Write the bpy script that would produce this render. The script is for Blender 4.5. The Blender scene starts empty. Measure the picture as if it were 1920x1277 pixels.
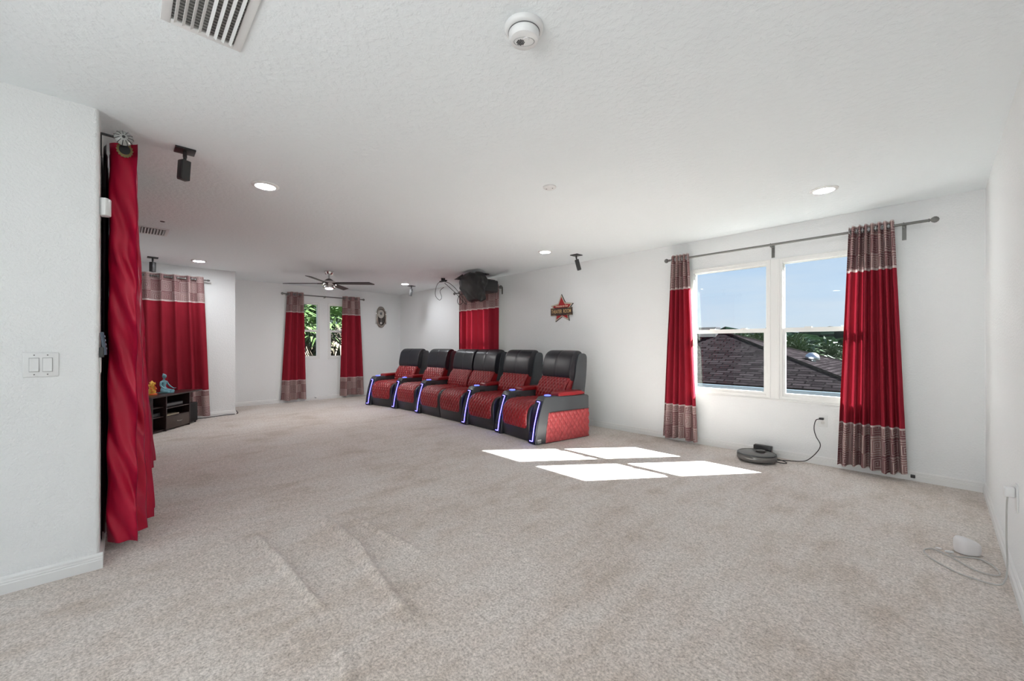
import bpy, bmesh, math, random
from mathutils import Vector, Matrix, Euler
PI = math.pi
random.seed(7)
S = bpy.context.scene
COL = S.collection

# ------------------------------------------------------------------ camera
cam_d = bpy.data.cameras.new('camera')
cam = bpy.data.objects.new('camera', cam_d); COL.objects.link(cam)
cam.location = (0, 0, 1.186)
cam.rotation_euler = (PI/2, 0, math.radians(46.32))
cam_d.sensor_width = 36; cam_d.lens = 762.4*36/1920
cam_d.shift_y = 8.5/1920; cam_d.clip_start = 0.02; cam_d.clip_end = 600
S.camera = cam
S.view_settings.view_transform = 'Standard'; S.view_settings.look = 'None'
S.view_settings.exposure = 0.0; S.view_settings.gamma = 1.0
S.view_settings.use_curve_mapping = False
LAMP = 55.0         # radiance of the ceiling lamp diffusers
SUN = 72.0
SKY = 1.0
REAR = 94.0

# ------------------------------------------------------------------ node helpers
def mat(name):
    m = bpy.data.materials.new(name); m.use_nodes = True
    nt = m.node_tree; nt.nodes.clear()
    return m, nt, nt.nodes, nt.links
def nd(nt, t, **k):
    n = nt.nodes.new(t)
    for a, v in k.items():
        if a.startswith('i_'):
            n.inputs[a[2:].replace('_', ' ')].default_value = v
        else: setattr(n, a, v)
    return n
def mth(nt, op, a, b=None, c=None):
    n = nt.nodes.new('ShaderNodeMath'); n.operation = op
    for i, v in enumerate((a, b, c)):
        if v is None: continue
        if isinstance(v, (int, float)): n.inputs[i].default_value = v
        else: nt.links.new(v, n.inputs[i])
    return n.outputs[0]
def mixc(nt, f, a, b):
    n = nt.nodes.new('ShaderNodeMix'); n.data_type = 'RGBA'
    for s, v in ((n.inputs[0], f), (n.inputs[6], a), (n.inputs[7], b)):
        if isinstance(v, (int, float)): s.default_value = v
        elif isinstance(v, tuple): s.default_value = v if len(v) == 4 else (*v, 1)
        else: nt.links.new(v, s)
    return n.outputs[2]
def bsdf(nt, **k):
    p = nt.nodes.new('ShaderNodeBsdfPrincipled')
    for a, v in k.items():
        a = a.replace('_', ' ')
        if isinstance(v, tuple) and len(v) == 3: v = (*v, 1)
        if hasattr(v, 'is_linked') or hasattr(v, 'links'): nt.links.new(v, p.inputs[a])
        else: p.inputs[a].default_value = v
    return p
def out(nt, sh):
    o = nt.nodes.new('ShaderNodeOutputMaterial'); nt.links.new(sh, o.inputs['Surface'])
def bump(nt, h, strength, dist, p):
    b = nd(nt, 'ShaderNodeBump'); b.inputs['Strength'].default_value = strength; b.inputs['Distance'].default_value = dist
    nt.links.new(h, b.inputs['Height']); nt.links.new(b.outputs[0], p.inputs['Normal'])
def noise(nt, scale, detail=3, rough=.5, vec=None, sc=None):
    n = nd(nt, 'ShaderNodeTexNoise'); n.inputs['Scale'].default_value = scale
    n.inputs['Detail'].default_value = detail; n.inputs['Roughness'].default_value = rough
    if vec is None:
        g = nt.nodes.new('ShaderNodeNewGeometry'); vec = g.outputs['Position']
    if sc:
        m = nd(nt, 'ShaderNodeMapping'); m.inputs['Scale'].default_value = sc; nt.links.new(vec, m.inputs[0]); vec = m.outputs[0]
    nt.links.new(vec, n.inputs['Vector'])
    return n.outputs['Fac']
def ramp(nt, f, stops):
    r = nd(nt, 'ShaderNodeValToRGB'); nt.links.new(f, r.inputs[0])
    e = r.color_ramp.elements
    e[0].position = stops[0][0]; e[0].color = (*stops[0][1], 1)
    e[1].position = stops[-1][0]; e[1].color = (*stops[-1][1], 1)
    for p, c in stops[1:-1]:
        x = e.new(p); x.color = (*c, 1)
    return r.outputs[0]
def plain(name, col, rough=.5, metal=0., spec=.5, bumps=None, var=0., coat=0., emit=None, estr=0.):
    m, nt, N, L = mat(name)
    p = bsdf(nt, Base_Color=(*col, 1), Roughness=rough, Metallic=metal)
    p.inputs['Specular IOR Level'].default_value = spec
    if coat: p.inputs['Coat Weight'].default_value = coat; p.inputs['Coat Roughness'].default_value = .15
    if var or bumps:
        tc = nd(nt, 'ShaderNodeTexCoord').outputs['Object']
    if var:
        f = noise(nt, 14, 4, .6, tc)
        L.new(mixc(nt, f, tuple(c*(1-var) for c in col), tuple(min(1, c*(1+var)) for c in col)), p.inputs['Base Color'])
    if bumps: bump(nt, noise(nt, bumps[0], 3, .5, tc), bumps[1], .002, p)
    if emit:
        p.inputs['Emission Color'].default_value = (*emit, 1); p.inputs['Emission Strength'].default_value = estr
    out(nt, p.outputs[0])
    return m

# ------------------------------------------------------------------ world
def make_world():
    w = bpy.data.worlds.new('sky'); S.world = w; w.use_nodes = True
    nt = w.node_tree; nt.nodes.clear()
    tc = nd(nt, 'ShaderNodeTexCoord'); sp = nd(nt, 'ShaderNodeSeparateXYZ')
    nt.links.new(tc.outputs['Generated'], sp.inputs[0])
    c = ramp(nt, sp.outputs['Z'], [(0., (.66, .76, .86)), (.06, (.62, .76, .93)), (.25, (.46, .66, .94)), (.6, (.28, .48, .88))])
    mp = nd(nt, 'ShaderNodeMapping'); mp.inputs['Scale'].default_value = (1.2, 1.2, 9)
    nt.links.new(tc.outputs['Generated'], mp.inputs[0])
    n = nd(nt, 'ShaderNodeTexNoise'); n.inputs['Scale'].default_value = 2.2; n.inputs['Detail'].default_value = 4
    nt.links.new(mp.outputs[0], n.inputs['Vector'])
    f = ramp(nt, n.outputs['Fac'], [(.42, (0, 0, 0)), (.72, (.55, .55, .55))])
    c2 = mixc(nt, f, c, (.80, .85, .92, 1))
    bg = nd(nt, 'ShaderNodeBackground'); bg.inputs[1].default_value = SKY
    nt.links.new(c2, bg.inputs[0])
    o = nd(nt, 'ShaderNodeOutputWorld'); nt.links.new(bg.outputs[0], o.inputs[0])
make_world()
sd = bpy.data.lights.new('sun', 'SUN'); sd.energy = SUN; sd.angle = math.radians(.6); sd.color = (.97, .985, 1)
sun = bpy.data.objects.new('sun', sd); COL.objects.link(sun)
sun.rotation_euler = Vector((-.81, -1.06, -1)).to_track_quat('-Z', 'Y').to_euler()
sun.location = (8, 14, 12)

# area light added behind the camera to brighten ceiling and walls
ad = bpy.data.lights.new('rear_fill', 'AREA'); ad.shape = 'RECTANGLE'; ad.size = 1.9; ad.size_y = 1.6; ad.energy = REAR; ad.color = (.97, .985, 1)
al = bpy.data.objects.new('rear_fill', ad); COL.objects.link(al); al.location = (-.62, -2.72, 1.0)
al.rotation_euler = (math.radians(90+33), 0, math.radians(-42))

# ------------------------------------------------------------------ mesh builder
class MB:
    def __init__(s): s.bm = bmesh.new(); s.uv = None
    def box(s, x0, x1, y0, y1, z0, z1, M=None, mi=0):
        v = [s.bm.verts.new((x, y, z)) for x in (x0, x1) for y in (y0, y1) for z in (z0, z1)]
        if M is not None:
            for q in v: q.co = M @ q.co
        for f in ((0,1,3,2),(4,6,7,5),(0,4,5,1),(2,3,7,6),(0,2,6,4),(1,5,7,3)):
            fc = s.bm.faces.new([v[i] for i in f]); fc.material_index = mi
        return s
    def cyl(s, p0, p1, r, seg=16, r1=None, cap=True, mi=0):
        p0, p1 = Vector(p0), Vector(p1); r1 = r if r1 is None else r1
        q = (p1-p0).to_track_quat('Z', 'Y')
        a = [s.bm.verts.new(p0 + q @ Vector((r*math.cos(2*PI*i/seg), r*math.sin(2*PI*i/seg), 0))) for i in range(seg)]
        b = [s.bm.verts.new(p1 + q @ Vector((r1*math.cos(2*PI*i/seg), r1*math.sin(2*PI*i/seg), 0))) for i in range(seg)]
        for i in range(seg):
            s.bm.faces.new((a[i], a[(i+1) % seg], b[(i+1) % seg], b[i])).material_index = mi
        if cap:
            s.bm.faces.new(a[::-1]).material_index = mi; s.bm.faces.new(b).material_index = mi
        return s
    def lathe(s, prof, c=(0, 0, 0), seg=28, M=None, sx=1, sy=1, mi=0):
        rings = []
        c = Vector(c)
        for r, z in prof:
            if r < 1e-6: rings.append([s.bm.verts.new(Vector((0, 0, z)))])
            else: rings.append([s.bm.verts.new(Vector((r*sx*math.cos(2*PI*i/seg), r*sy*math.sin(2*PI*i/seg), z))) for i in range(seg)])
        for ring in rings:
            for v in ring:
                v.co = (M @ v.co if M is not None else v.co) + c
        for a, b in zip(rings, rings[1:]):
            for i in range(seg):
                j = (i+1) % seg
                if len(a) == 1 and len(b) == 1: continue
                if len(a) == 1: f = s.bm.faces.new((a[0], b[j], b[i]))
                elif len(b) == 1: f = s.bm.faces.new((a[i], a[j], b[0]))
                else: f = s.bm.faces.new((a[i], a[j], b[j], b[i]))
                f.material_index = mi
        return s
    def prism(s, pts, h0, h1, f, mi=0):
        a = [s.bm.verts.new(f(p[0], p[1], h0)) for p in pts]; b = [s.bm.verts.new(f(p[0], p[1], h1)) for p in pts]
        n = len(pts)
        s.bm.faces.new(a).material_index = mi; s.bm.faces.new(b[::-1]).material_index = mi
        for i in range(n): s.bm.faces.new((a[i], b[i], b[(i+1) % n], a[(i+1) % n])).material_index = mi
        return s
    def tube(s, pts, r, seg=8, closed=False, mi=0):
        pts = [Vector(p) for p in pts]; n = len(pts); rings = []
        up = Vector((0, 0, 1)); prev = None
        for i, p in enumerate(pts):
            if closed: t = (pts[(i+1) % n]-pts[i-1])
            else: t = pts[min(i+1, n-1)]-pts[max(i-1, 0)]
            t.normalize()
            if prev is None:
                a = up if abs(t.z) < .95 else Vector((1, 0, 0)); prev = a.cross(t).normalized()
            u = (prev - t*prev.dot(t)).normalized(); prev = u; w = t.cross(u)
            rr = r(i/(n-1)) if callable(r) else r
            rings.append([s.bm.verts.new(p + rr*(u*math.cos(2*PI*k/seg)+w*math.sin(2*PI*k/seg))) for k in range(seg)])
        m = n if closed else n-1
        for i in range(m):
            a, b = rings[i], rings[(i+1) % n]
            for k in range(seg): s.bm.faces.new((a[k], a[(k+1) % seg], b[(k+1) % seg], b[k])).material_index = mi
        if not closed:
            s.bm.faces.new(rings[0][::-1]).material_index = mi; s.bm.faces.new(rings[-1]).material_index = mi
        return s
    def grid(s, fn, us, vs, uvf=None, mi=0, keep=None):
        g = [[s.bm.verts.new(fn(u, v)) for v in vs] for u in us]
        lay = s.bm.loops.layers.uv.verify() if uvf else None
        for i in range(len(us)-1):
            for j in range(len(vs)-1):
                if keep and not keep(us[i], vs[j]): continue
                f = s.bm.faces.new((g[i][j], g[i+1][j], g[i+1][j+1], g[i][j+1])); f.material_index = mi
                if lay:
                    for l, (a, b) in zip(f.loops, ((i, j), (i+1, j), (i+1, j+1), (i, j+1))): l[lay].uv = uvf(us[a], vs[b])
        return g
    def ico(s, c, r, sub=2, sc=(1, 1, 1), jit=0, mi=0):
        d = bmesh.ops.create_icosphere(s.bm, subdivisions=sub, radius=1)
        for v in d['verts']:
            k = 1+random.uniform(-jit, jit)
            v.co = Vector((v.co.x*r*sc[0]*k+c[0], v.co.y*r*sc[1]*k+c[1], v.co.z*r*sc[2]*k+c[2]))
            for f in v.link_faces: f.material_index = mi
        return s
    def done(s, name, mats, smooth=True, bevel=0, seg=2, recalc=True, weld=0, angle=40):
        if weld: bmesh.ops.remove_doubles(s.bm, verts=s.bm.verts, dist=weld)
        if recalc: bmesh.ops.recalc_face_normals(s.bm, faces=s.bm.faces)
        if bevel:
            ed = [e for e in s.bm.edges if len(e.link_faces) == 2 and e.calc_face_angle(0) > .5]
            bmesh.ops.bevel(s.bm, geom=ed, offset=bevel, segments=seg, affect='EDGES', profile=.5, clamp_overlap=True)
        me = bpy.data.meshes.new(name); s.bm.to_mesh(me); s.bm.free()
        for m in (mats if isinstance(mats, (list, tuple)) else [mats]): me.materials.append(m)
        if smooth:
            me.polygons.foreach_set('use_smooth', [True]*len(me.polygons))
            try: me.set_sharp_from_angle(angle=math.radians(angle))
            except Exception: pass
        return me
    def obj(s, name, mats, parent=None, loc=None, **k):
        return link(name, s.done(name, mats, **k), parent, loc)
def link(name, me, parent=None, loc=None):
    o = bpy.data.objects.new(name, me); COL.objects.link(o)
    if parent: o.parent = parent
    if loc: o.location = loc
    return o
def thing(name, label, cat, loc=(0, 0, 0), rz=0, group=None):
    o = bpy.data.objects.new(name, None); COL.objects.link(o); o.location = loc; o.rotation_euler = (0, 0, rz)
    o.empty_display_size = .05
    return tag(o, label, cat, group)
def tag(o, label, cat, group=None, kind=None):
    o['label'] = label; o['category'] = cat
    if group: o['group'] = group
    if kind: o['kind'] = kind
    return o
def struct(o, label=None):
    o['kind'] = 'structure'
    if label: o['label'] = label
    return o
def lin(a, b, n): return [a+(b-a)*i/(n-1) for i in range(n)]
def sstep(a, b, x):
    t = min(1, max(0, (x-a)/(b-a))); return t*t*(3-2*t)
def text_mesh(txt, size, depth, m, name, bold=0., sx=1.):
    c = bpy.data.curves.new(name, 'FONT'); c.body = txt; c.size = size; c.extrude = depth; c.offset = bold
    c.align_x = 'CENTER'; c.align_y = 'CENTER'
    o = bpy.data.objects.new(name, c); COL.objects.link(o)
    bpy.context.view_layer.update()
    me = bpy.data.meshes.new_from_object(o.evaluated_get(bpy.context.evaluated_depsgraph_get()))
    bpy.data.objects.remove(o); bpy.data.curves.remove(c)
    me.materials.clear(); me.materials.append(m)
    for v in me.vertices: v.co.x *= sx
    return me
def spline(pts, n=8):
    P = [Vector(p) for p in pts]; o = []
    for i in range(len(P)-1):
        a, b, c, d = P[max(i-1, 0)], P[i], P[i+1], P[min(i+2, len(P)-1)]
        for k in range(n):
            t = k/n
            o.append(.5*((2*b)+(c-a)*t+(2*a-5*b+4*c-d)*t*t+(3*b-a-3*c+d)*t**3))
    o.append(P[-1]); return o

# ------------------------------------------------------------------ materials
def wall_mat(name, col, scale, strength):
    m, nt, N, L = mat(name)
    p = bsdf(nt, Base_Color=(*col, 1), Roughness=.75); p.inputs['Specular IOR Level'].default_value = .25
    f = ramp(nt, noise(nt, scale, 4, .55), [(.42, (0, 0, 0)), (.62, (1, 1, 1))])
    bump(nt, f, strength, .0025, p); out(nt, p.outputs[0]); return m
M_wall = wall_mat('wall_paint', (.87, .882, .882), 75, .45)
M_ceil = wall_mat('ceiling_knockdown', (.88, .925, .94), 30, .5)
M_trim = plain('white_trim', (.82, .82, .81), .4)
M_vinyl = plain('white_vinyl', (.84, .84, .82), .35)
def carpet_mat():
    m, nt, N, L = mat('carpet')
    tuft = noise(nt, 95, 3, .7); tuft2 = noise(nt, 34, 3, .6)
    patch = noise(nt, 1.5, 5, .62, None, (1, .8, 1)); patch2 = noise(nt, 5, 4, .6, None, (1.6, .6, 1))
    f = mth(nt, 'ADD', mth(nt, 'MULTIPLY', tuft, .7), mth(nt, 'MULTIPLY', tuft2, .3))
    c = ramp(nt, f, [(.35, (.37, .325, .290)), (.5, (.655, .598, .557)), (.64, (.90, .835, .785))])
    q = mth(nt, 'ADD', mth(nt, 'MULTIPLY', patch, .6), mth(nt, 'MULTIPLY', patch2, .4))
    g = ramp(nt, q, [(.36, (.76, .70, .64)), (.48, (.93, .90, .875)), (.60, (1.0, 1.0, 1.0))])
    mul = nd(nt, 'ShaderNodeMix', data_type='RGBA', blend_type='MULTIPLY'); mul.inputs[0].default_value = 1
    L.new(c, mul.inputs[6]); L.new(g, mul.inputs[7])
    p = bsdf(nt, Roughness=.95); L.new(mul.outputs[2], p.inputs['Base Color'])
    p.inputs['Specular IOR Level'].default_value = .1; p.inputs['Sheen Weight'].default_value = .25; p.inputs['Sheen Roughness'].default_value = .6
    bump(nt, mth(nt, 'ADD', f, mth(nt, 'MULTIPLY', q, 1.2)), .7, .006, p); out(nt, p.outputs[0]); return m
M_carpet = carpet_mat()
def curtain_mat():
    # red cloth between two bands of square spirals; U = metres along the cloth, V = metres above the floor
    m, nt, N, L = mat('banded_curtain_cloth')
    uv = nd(nt, 'ShaderNodeUVMap'); sp = nd(nt, 'ShaderNodeSeparateXYZ'); L.new(uv.outputs[0], sp.inputs[0])
    U, V = sp.outputs[0], sp.outputs[1]
    T = .165
    cu = mth(nt, 'DIVIDE', U, T); cv = mth(nt, 'DIVIDE', mth(nt, 'SUBTRACT', V, .03), T)
    x = mth(nt, 'SUBTRACT', mth(nt, 'FRACT', cu), .5); y = mth(nt, 'SUBTRACT', mth(nt, 'FRACT', cv), .5)
    r = mth(nt, 'MAXIMUM', mth(nt, 'ABSOLUTE', x), mth(nt, 'ABSOLUTE', y))
    an = mth(nt, 'FRACT', mth(nt, 'ADD', mth(nt, 'DIVIDE', mth(nt, 'ARCTAN2', y, x), 2*PI), 1.125))
    sec = mth(nt, 'DIVIDE', mth(nt, 'FLOOR', mth(nt, 'MULTIPLY', an, 4)), 4)
    k = mth(nt, 'FRACT', mth(nt, 'SUBTRACT', mth(nt, 'MULTIPLY', r, 8.0), sec))
    line = mth(nt, 'LESS_THAN', mth(nt, 'ABSOLUTE', mth(nt, 'SUBTRACT', k, .5)), .17)
    ck = mth(nt, 'MODULO', mth(nt, 'ABSOLUTE', mth(nt, 'ADD', mth(nt, 'FLOOR', cu), mth(nt, 'FLOOR', cv))), 2)
    base = mixc(nt, ck, (.33, .20, .195), (.25, .135, .14))
    ck3 = mth(nt, 'LESS_THAN', mth(nt, 'FRACT', mth(nt, 'ADD', mth(nt, 'MULTIPLY', mth(nt, 'FLOOR', cu), .37), mth(nt, 'MULTIPLY', mth(nt, 'FLOOR', cv), .61))), .33)
    base = mixc(nt, ck3, base, (.37, .25, .24))
    lc = mixc(nt, ck3, (.58, .47, .44), (.17, .05, .065))
    band = mixc(nt, line, base, lc)
    red = mixc(nt, noise(nt, 6, 3), (.29, .018, .034), (.35, .025, .043))
    top = mth(nt, 'GREATER_THAN', V, 1.862); bot = mth(nt, 'LESS_THAN', V, .462)
    isb = mth(nt, 'MAXIMUM', top, bot)
    edge = mth(nt, 'MULTIPLY', isb, mth(nt, 'MAXIMUM', mth(nt, 'LESS_THAN', mth(nt, 'ABSOLUTE', mth(nt, 'SUBTRACT', V, 1.872)), .012),
                                         mth(nt, 'MAXIMUM', mth(nt, 'LESS_THAN', mth(nt, 'ABSOLUTE', mth(nt, 'SUBTRACT', V, .455)), .009), mth(nt, 'LESS_THAN', mth(nt, 'ABSOLUTE', mth(nt, 'SUBTRACT', V, 2.285)), .012))))
    c = mixc(nt, isb, red, band); c = mixc(nt, edge, c, (.62, .52, .50, 1))
    gm = nd(nt, 'ShaderNodeNewGeometry'); c = mixc(nt, gm.outputs['Backfacing'], c, (.52, .49, .45, 1))   # pale lining on the window side
    p = bsdf(nt, Roughness=.85); L.new(c, p.inputs['Base Color']); p.inputs['Specular IOR Level'].default_value = .08
    tr = nd(nt, 'ShaderNodeBsdfTranslucent'); L.new(c, tr.inputs[0])
    wv = noise(nt, 420, 2, .5); bump(nt, wv, .25, .001, p)
    mx = nd(nt, 'ShaderNodeMixShader'); mx.inputs[0].default_value = .09
    L.new(p.outputs[0], mx.inputs[1]); L.new(tr.outputs[0], mx.inputs[2]); out(nt, mx.outputs[0]); return m
M_curt = curtain_mat()
def satin(name, a, b):
    m, nt, N, L = mat(name)
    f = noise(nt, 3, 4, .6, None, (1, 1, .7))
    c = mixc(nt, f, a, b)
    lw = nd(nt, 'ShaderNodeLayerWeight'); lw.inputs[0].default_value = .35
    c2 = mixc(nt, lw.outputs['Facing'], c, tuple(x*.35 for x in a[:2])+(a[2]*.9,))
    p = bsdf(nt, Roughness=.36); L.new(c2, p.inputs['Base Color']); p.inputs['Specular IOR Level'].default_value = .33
    bump(nt, noise(nt, 260, 2, .5, None, (1, 1, .15)), .15, .001, p); out(nt, p.outputs[0]); return m
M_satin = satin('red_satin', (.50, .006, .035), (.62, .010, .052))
M_bsatin = plain('black_satin', (.012, .012, .013), .3, spec=.5)
def leather(name, col, rough, coat=.0):
    m, nt, N, L = mat(name)
    tc = nd(nt, 'ShaderNodeTexCoord').outputs['Object']
    v = nd(nt, 'ShaderNodeTexVoronoi'); v.inputs['Scale'].default_value = 260; L.new(tc, v.inputs['Vector'])
    f = noise(nt, 5, 3, .5, tc)
    p = bsdf(nt, Roughness=rough); L.new(mixc(nt, f, tuple(x*.85 for x in col), tuple(x*1.12 for x in col)), p.inputs['Base Color'])
    p.inputs['Specular IOR Level'].default_value = .5
    if coat: p.inputs['Coat Weight'].default_value = coat; p.inputs['Coat Roughness'].default_value = .25
    bump(nt, v.outputs['Distance'], .12, .001, p); out(nt, p.outputs[0]); return m
M_lred = leather('red_leather', (.27, .006, .010), .34, .3)
M_lblk = leather('black_leather', (.014, .014, .019), .36, .2)
M_lgry = leather('charcoal_leather', (.055, .061, .068), .42, .3)
M_lsheen = leather('red_leather_sheen', (.38, .045, .05), .42, .2)  # lighter copy of the red leather, window sheen put into its colour
M_cloth_dk = plain('dark_base_cloth', (.028, .025, .027), .8, var=.15)
M_gloss = plain('gloss_dark_blue', (.006, .007, .03), .12)
M_led = plain('blue_led', (.2, .2, 1), .3, emit=(.13, .11, 1.0), estr=9)
M_ledc = plain('blue_led_ring', (.1, .1, .9), .3, emit=(.10, .14, 1.0), estr=3)
M_steel = plain('brushed_steel', (.42, .42, .43), .3, 1.)
M_chrome = plain('chrome', (.7, .68, .66), .12, 1.)
M_rod = plain('pewter_rod', (.20, .20, .19), .45, .7)
M_black = plain('black_plastic', (.018, .018, .019), .4)
M_dgrey = plain('dark_grey_plastic', (.035, .036, .036), .5)
M_spk = plain('speaker_satin_black', (.024, .024, .024), .5)
M_mgrey = plain('grey_plastic', (.13, .13, .13), .45)
M_pwhite = plain('white_plastic', (.80, .805, .80), .35)
M_wood = plain('espresso_wood', (.035, .020, .018), .35, var=.3, coat=.3)
M_woodd = plain('espresso_drawer', (.075, .055, .045), .5, var=.2)
M_inside = plain('dark_interior', (.008, .007, .007), .7)
M_cable = plain('black_cable', (.015, .015, .015), .5)
M_wcable = plain('white_cable', (.50, .49, .47), .45)
M_gal = plain('galvanised_vent', (.28, .28, .27), .5, .3)
M_duct = plain('duct_dark', (.10, .10, .095), .8)
M_glass = None
def glass_mat():
    m, nt, N, L = mat('window_glass')
    t = nd(nt, 'ShaderNodeBsdfTransparent'); t.inputs[0].default_value = (.94, .97, .96, 1)
    g = nd(nt, 'ShaderNodeBsdfGlossy'); g.inputs['Roughness'].default_value = .005; g.inputs[0].default_value = (.9, 1, .95, 1)
    fr = nd(nt, 'ShaderNodeFresnel'); fr.inputs[0].default_value = 1.45
    mx = nd(nt, 'ShaderNodeMixShader'); L.new(fr.outputs[0], mx.inputs[0]); L.new(t.outputs[0], mx.inputs[1]); L.new(g.outputs[0], mx.inputs[2])
    out(nt, mx.outputs[0]); return m
M_glass = glass_mat()
def emis(name, col, s):
    m, nt, N, L = mat(name); e = nd(nt, 'ShaderNodeEmission'); e.inputs[0].default_value = (*col, 1); e.inputs[1].default_value = s
    out(nt, e.outputs[0]); return m
M_lamp = emis('lamp_diffuser', (.93, .965, 1.), LAMP)
M_lampf = emis('far_lamp_diffuser', (.93, .965, 1.), LAMP*4.4)
M_lens = emis('fan_lens', (1., .98, .95), LAMP*13)

# ------------------------------------------------------------------ room shell
H = 2.44
XR, YW, XB, XJ, YJ, YS, XP, YR = .265, 5.0, -9.29, -8.3, 1.38, -.094, -3.08, -3.0
def wall_x(name, x0, x1, y0, y1, holes, z1=H, m=None):
    """wall in the XZ plane, thickness y0..y1, holes = (xa, xb, za, zb)"""
    b = MB(); xs = sorted({x0, x1, *[h[0] for h in holes], *[h[1] for h in holes]}); zs = sorted({-.1, z1, *[h[2] for h in holes], *[h[3] for h in holes]})
    for i in range(len(xs)-1):
        for j in range(len(zs)-1):
            cx, cz = (xs[i]+xs[i+1])/2, (zs[j]+zs[j+1])/2
            if any(h[0] < cx < h[1] and h[2] < cz < h[3] for h in holes): continue
            b.box(xs[i], xs[i+1], y0, y1, zs[j], zs[j+1])
    return struct(b.obj(name, m or M_wall, smooth=False))
def wall_y(name, y0, y1, x0, x1, holes, z1=H, m=None):
    b = MB(); ys = sorted({y0, y1, *[h[0] for h in holes], *[h[1] for h in holes]}); zs = sorted({-.1, z1, *[h[2] for h in holes], *[h[3] for h in holes]})
    for i in range(len(ys)-1):
        for j in range(len(zs)-1):
            cy, cz = (ys[i]+ys[i+1])/2, (zs[j]+zs[j+1])/2
            if any(h[0] < cy < h[1] and h[2] < cz < h[3] for h in holes): continue
            b.box(x0, x1, ys[i], ys[i+1], zs[j], zs[j+1])
    return struct(b.obj(name, m or M_wall, smooth=False))
W1 = (-2.075, -1.245, .62, 2.085); W2 = (-1.155, -.325, .62, 2.085); W3 = (-6.50, -5.62, .62, 2.085)
W4 = (2.45, 3.075, .89, 2.10); W5 = (3.27, 3.895, .89, 2.10)
wall_x('wall_back', XB-.15, XR+.15, YW, YW+.12, [W1, W2, W3])
wall_y('wall_far', YJ, YW, XB-.12, XB, [W4, W5])
W6 = (-2.75, -1.05, .45, 2.10)  # unseen window, added so sun bounces up behind the camera
wall_y('wall_right', YR-.1, YW, XR, XR+.12, [W6])
struct(MB().box(XP-.4, XR, YR-.12, YR, -.1, H).obj('wall_rear', M_wall, smooth=False))
struct(MB().box(XB-.12, XJ, YS-.6, YJ, -.1, H).obj('wall_jog', M_wall, smooth=False))
# screen wall with the partition: one solid with a soft bullnose corner
b = MB(); r = .02
pts = [(XJ, YS), (XP-r, YS)] + [(XP-r+r*math.sin(a), YS-r+r*math.cos(a)) for a in lin(0, PI/2, 7)[1:]] + [(XP, YR), (XP-.4, YR), (XP-.4, YS-.4), (XJ, YS-.4)]
b.prism(pts, -.1, H, lambda x, y, z: Vector((x, y, z)))
struct(b.obj('wall_left', M_wall, angle=50))
# ceiling with two holes is unnecessary: registers are surface mounted
struct(MB().box(XB-.3, XR+.3, YR-.3, YW+.25, H, H+.18).obj('ceiling', M_ceil, smooth=False))

RIDGES = [([(-2.90, .59), (-2.72, .60), (-2.33, .62), (-1.93, .64)], .038, .022),
          ([(-2.93, .99), (-2.35, 1.00), (-2.10, .95), (-1.60, .90)], .036, .024),
          ([(-2.77, 1.13), (-2.36, 1.18), (-2.04, 1.23)], .024, .023),
          ([(-1.62, .63), (-1.45, .58), (-1.2, .50)], .009, .024),
          ([(-2.1, 1.6), (-1.75, 1.62), (-1.45, 1.60)], .005, .022)]
def ridge_h(x, y):
    h = 0
    for pts, amp, sg in RIDGES:
        best = 9; bt = 0; n = len(pts)-1
        for i in range(n):
            ax, ay = pts[i]; bx, by = pts[i+1]; dx, dy = bx-ax, by-ay
            t = max(0, min(1, ((x-ax)*dx+(y-ay)*dy)/(dx*dx+dy*dy)))
            d = math.hypot(x-ax-t*dx, y-ay-t*dy)
            if d < best: best = d; bt = (i+t)/n
        if best < .12:
            w = (.35+.65*math.sin(PI*min(1, max(0, bt*.96+.04)))**.7)*sstep(0, .06, bt+.03)
            s2 = sg*(1+.25*math.sin(bt*13))
            h += amp*w*math.exp(-(best/s2)**2)
    return h
xs = sorted(set([round(v, 4) for v in lin(XB-.05, -3.2, 20)+lin(-3.2, -1.1, 176)+lin(-1.1, XR+.05, 12)]))
ys = sorted(set([round(v, 4) for v in lin(YR-.05, .4, 12)+lin(.4, 1.75, 114)+lin(1.75, YW+.02, 14)]))
b = MB(); b.grid(lambda x, y: Vector((x, y, ridge_h(x, y) if -3.2 < x < -1.1 and .4 < y < 1.75 else 0)), xs, ys)
fl = struct(b.obj('floor', M_carpet, recalc=False, angle=180), 'beige carpet with raised wrinkles')

BP = [(0, 0), (.014, 0), (.014, .045), (.011, .050), (.012, .056), (.009, .060), (.009, .070), (.004, .080), (0, .082)]
def baseboard(name, p0, p1, nrm):
    p0, p1, n = Vector((*p0, 0)), Vector((*p1, 0)), Vector((*nrm, 0))
    b = MB(); t = p1-p0
    b.prism(BP, 0, 1, lambda d, z, s: p0+t*s+n*d+Vector((0, 0, z)))
    return struct(b.obj(name, M_trim, angle=25))
baseboard('baseboard_back', (XB, YW), (XR, YW), (0, -1))
baseboard('baseboard_right', (XR, YR), (XR, YW-.014), (-1, 0))
baseboard('baseboard_far', (XB, YJ+.014), (XB, YW-.014), (1, 0))
baseboard('baseboard_jog', (XJ, YS+.014), (XJ, YJ), (1, 0))
baseboard('baseboard_recess', (XB, YJ), (XJ+.014, YJ), (0, 1))
baseboard('baseboard_left', (XP, YR), (XP, YS+.014), (1, 0))
baseboard('baseboard_screen', (XJ+.014, YS), (XP, YS), (0, 1))
baseboard('baseboard_rear', (XP+.014, YR), (XR-.014, YR), (0, 1))

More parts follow.
